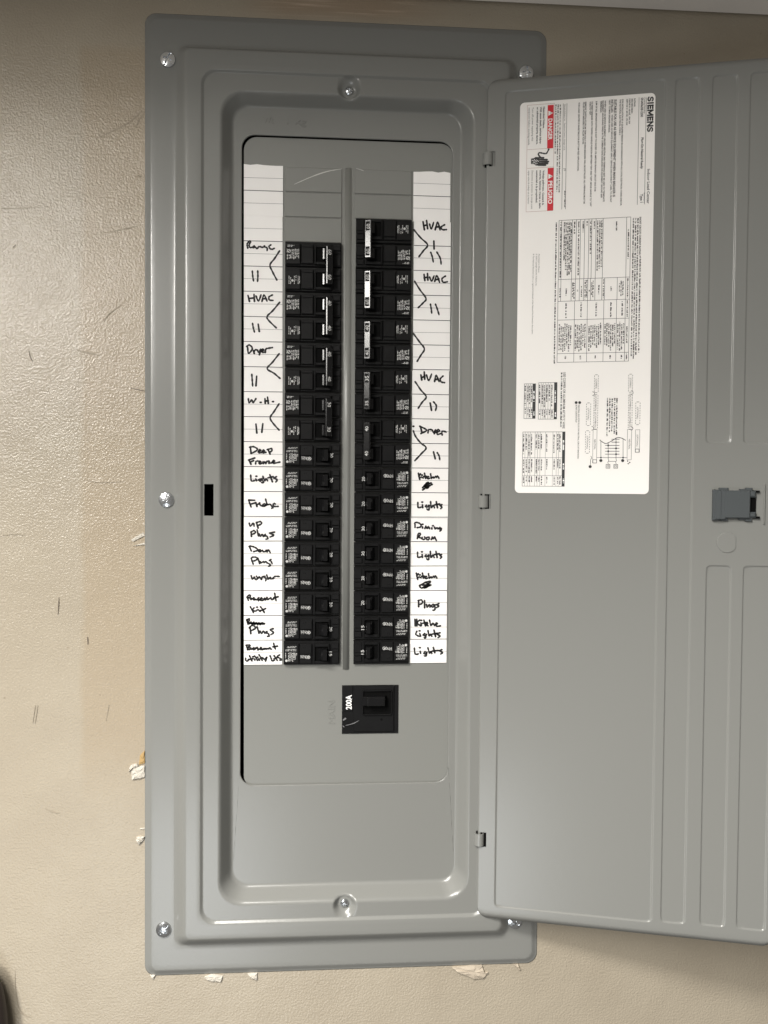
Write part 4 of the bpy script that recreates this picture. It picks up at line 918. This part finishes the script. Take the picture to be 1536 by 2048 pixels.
LEFT = [(3,2,'60','Range'),(5,2,'40','HVAC, between Range and Dryer'),(7,2,'40','Dryer, just above W.H.'),(9,2,'30','W.H.'),(11,1,'20','Deep Freeze'),(12,1,'20','Lights, between Deep Freeze and Fridge'),(13,1,'20','Fridge'),(14,1,'20','Up Plugs'),(15,1,'20','Down Plugs'),(16,1,'20','Washer'),(17,1,'20','Basement Kit'),(18,1,'20','a scribbled out word and Plugs'),(19,1,'15','Basement Utility Lts')]
RIGHT = [(2,2,'60','HVAC, top of its column'),(4,2,'60','HVAC, second down its column'),(6,2,'40','an empty bracket without a name'),(8,2,'35','HVAC, just under the empty bracket'),(10,2,'40','Dryer, last double of its column'),(12,1,'20','Kitchen, just under the Dryer double'),(13,1,'20','Lights, between Kitchen and Dinning Room'),(14,1,'20','Dinning Room'),(15,1,'20','Lights, just under Dinning Room'),(16,1,'20','Kitchen, just above Plugs'),(17,1,'20','Plugs, just above Kitchen Lights'),(18,1,'15','Kitchen Lights'),(19,1,'15','Lights, lowest of its column')]
for side, L in ((-1, LEFT), (1, RIGHT)):
    for k, n, amp, word in L:
        yc = rowy(k + n/2)
        o = empty('double_breaker' if n == 2 else 'circuit_breaker'); o.location = (-.0637 if side < 0 else .0655, DZ, ZC-yc)
        jit = random.uniform(-.0002, .0002); o.location.x += jit; o.location.y += random.uniform(-.0002, .0003)
        if side > 0: o.rotation_euler = (0, math.pi, 0)
        tag(o, ('black double pole breaker marked %s beside handwritten %s' if n == 2 else 'black single breaker marked %s beside handwritten %s') % (amp, word), 'breaker', 'black breakers in two columns')
        for nm, me in (DMs if n == 2 else SM): link_mesh(nm, me, o)
        for me in num_mesh(amp, n == 2): link_mesh('rating_number', me, o)

# ---- main breaker
mx0, mx1, my0, my1 = -.0034, .0550, .1902, .2405
main = empty('main_breaker', (0,0,ZC)); tag(main, 'large square black main breaker marked 200A under the two columns', 'breaker')
mb = MB(); mb.box(mx0, mx1, DZ-.0012, DZ+.0006, -my1, -my0, bev=.0004)
mb.box(mx0+.0118, mx1-.0046, DZ-.0030, DZ-.0011, -my1+.0026, -my0-.0010, bev=.0006)
mb.box(mx0+.0002, mx0+.0110, DZ-.0018, DZ-.0011, -my0-.0270, -my0-.0008, bev=.0003)
mb.build('body', 'black', main)
def mp(px, py, z): q = ray(px, py, z); return q.x, -q.y
wx0_, wz1_ = mp(727,1383,DZ-.004); wx1_, wz0_ = mp(782,1428,DZ-.004)
mb = MB(); mb.box(wx0_, wx1_, DZ-.00315, DZ-.0029, wz0_, wz1_, bev=.0001); mb.build('handle_well', 'deep', main)
mb = MB()
for q in ((wx0_-.0012, wx0_, wz0_, wz1_), (wx1_, wx1_+.0010, wz0_, wz1_), (wx0_, wx1_, wz0_-.0010, wz0_), (wx0_, wx1_, wz1_, wz1_+.0010)): mb.box(q[0], q[1], DZ-.0048, DZ-.0029, q[2], q[3], bev=.0003)
mb.build('collar', 'black', main)
mb = MB(); hx0, hz1 = mp(738,1394,DZ-.010); hx1, hz0 = mp(773,1412,DZ-.010)
mb.box(hx0, hx1, DZ-.0115, DZ-.0030, hz0, hz1, bev=.0012, shear=-.002); qx0, qz1 = mp(726,1394,DZ-.008); qx1, qz0 = mp(737,1412,DZ-.008); mb.box(qx0, qx1, DZ-.0085, DZ-.0030, qz0, qz1, bev=.0006)
mb.build('handle', 'handle', main)
mb = MB(); a_, b_ = ray(703,1419,DZ-.002), ray(702,1390,DZ-.002)
text(mb, '200A', a_.y-b_.y, .0058, lambda u, v: PV(a_.x-v, a_.y-u, DZ-.0020), 0.03)
for i, v in enumerate(mb.v): pass
o = mb.build('rating_number', 'brightprint', main)
mb = MB(); c_ = mp(763,1439,DZ-.003); disc(mb, c_, .0012, lambda a, b: (a, DZ-.0032, b), 12); mb.build('test_button', 'deep', main)
mb = MB()
ribbon(mb, [(691,1451),(706,1447),(718,1441)], 1.6, lambda x, y: (lambda q: PV(q.x, q.y, DZ-.0032))(ray(x, y, DZ-.0032)), taper=True)
ribbon(mb, [(687,1440),(691,1437)], 3.0, lambda x, y: (lambda q: PV(q.x, q.y, DZ-.0021))(ray(x, y, DZ-.0021))); ribbon(mb, [(686,1452),(688,1454)], 2.0, lambda x, y: (lambda q: PV(q.x, q.y, DZ-.0021))(ray(x, y, DZ-.0021)))
mb.build('scrape', 'rule', main)

# ================================================================== BAG AT THE FOOT OF THE PICTURE
bag = empty('padded_bag'); q = ray(-80, 2136, -0.03); bag.location = w((q.x, q.y, -0.016))
tag(bag, 'dark padded bag with thin white piping lying close against the beige wall', 'bag')
vs = []; fs = []; nu, nv_ = 28, 40
def bagp(u, v, k=1.0):
    a = math.pi*u; b = 2*math.pi*v
    def sp_(x, e): return math.copysign(abs(x)**e, x)
    return (0.0395*k*sp_(math.sin(a),.55)*sp_(math.cos(b),.8), 0.015*k*sp_(math.sin(a),.6)*sp_(math.sin(b),.9), 0.094*k*sp_(math.cos(a),.8))
for i in range(nu+1):
    for j in range(nv_): vs.append(bagp(i/nu, j/nv_))
for i in range(nu):
    for j in range(nv_): fs.append((i*nv_+j, i*nv_+(j+1)%nv_, (i+1)*nv_+(j+1)%nv_, (i+1)*nv_+j))
link('shell', vs, fs, 'leather', bag, smooth=True)
mb = MB(); path = [bagp(0.10+0.40*j/36, 0.90-0.08*math.sin(math.pi*j/36), 1.01) for j in range(37)]
for i in range(36):
    p0, p1 = Vector(path[i]), Vector(path[i+1]); d = (p1-p0).normalized(); s1_ = d.orthogonal().normalized(); s2_ = d.cross(s1_); r_ = .0010
    rg = [s1_*math.cos(t*math.pi/3)*r_ + s2_*math.sin(t*math.pi/3)*r_ for t in range(6)]
    mb.add([p0+k for k in rg] + [p1+k for k in rg], [(t, (t+1)%6, 6+(t+1)%6, 6+t) for t in range(6)])
mb.build('piping', 'piping', bag)
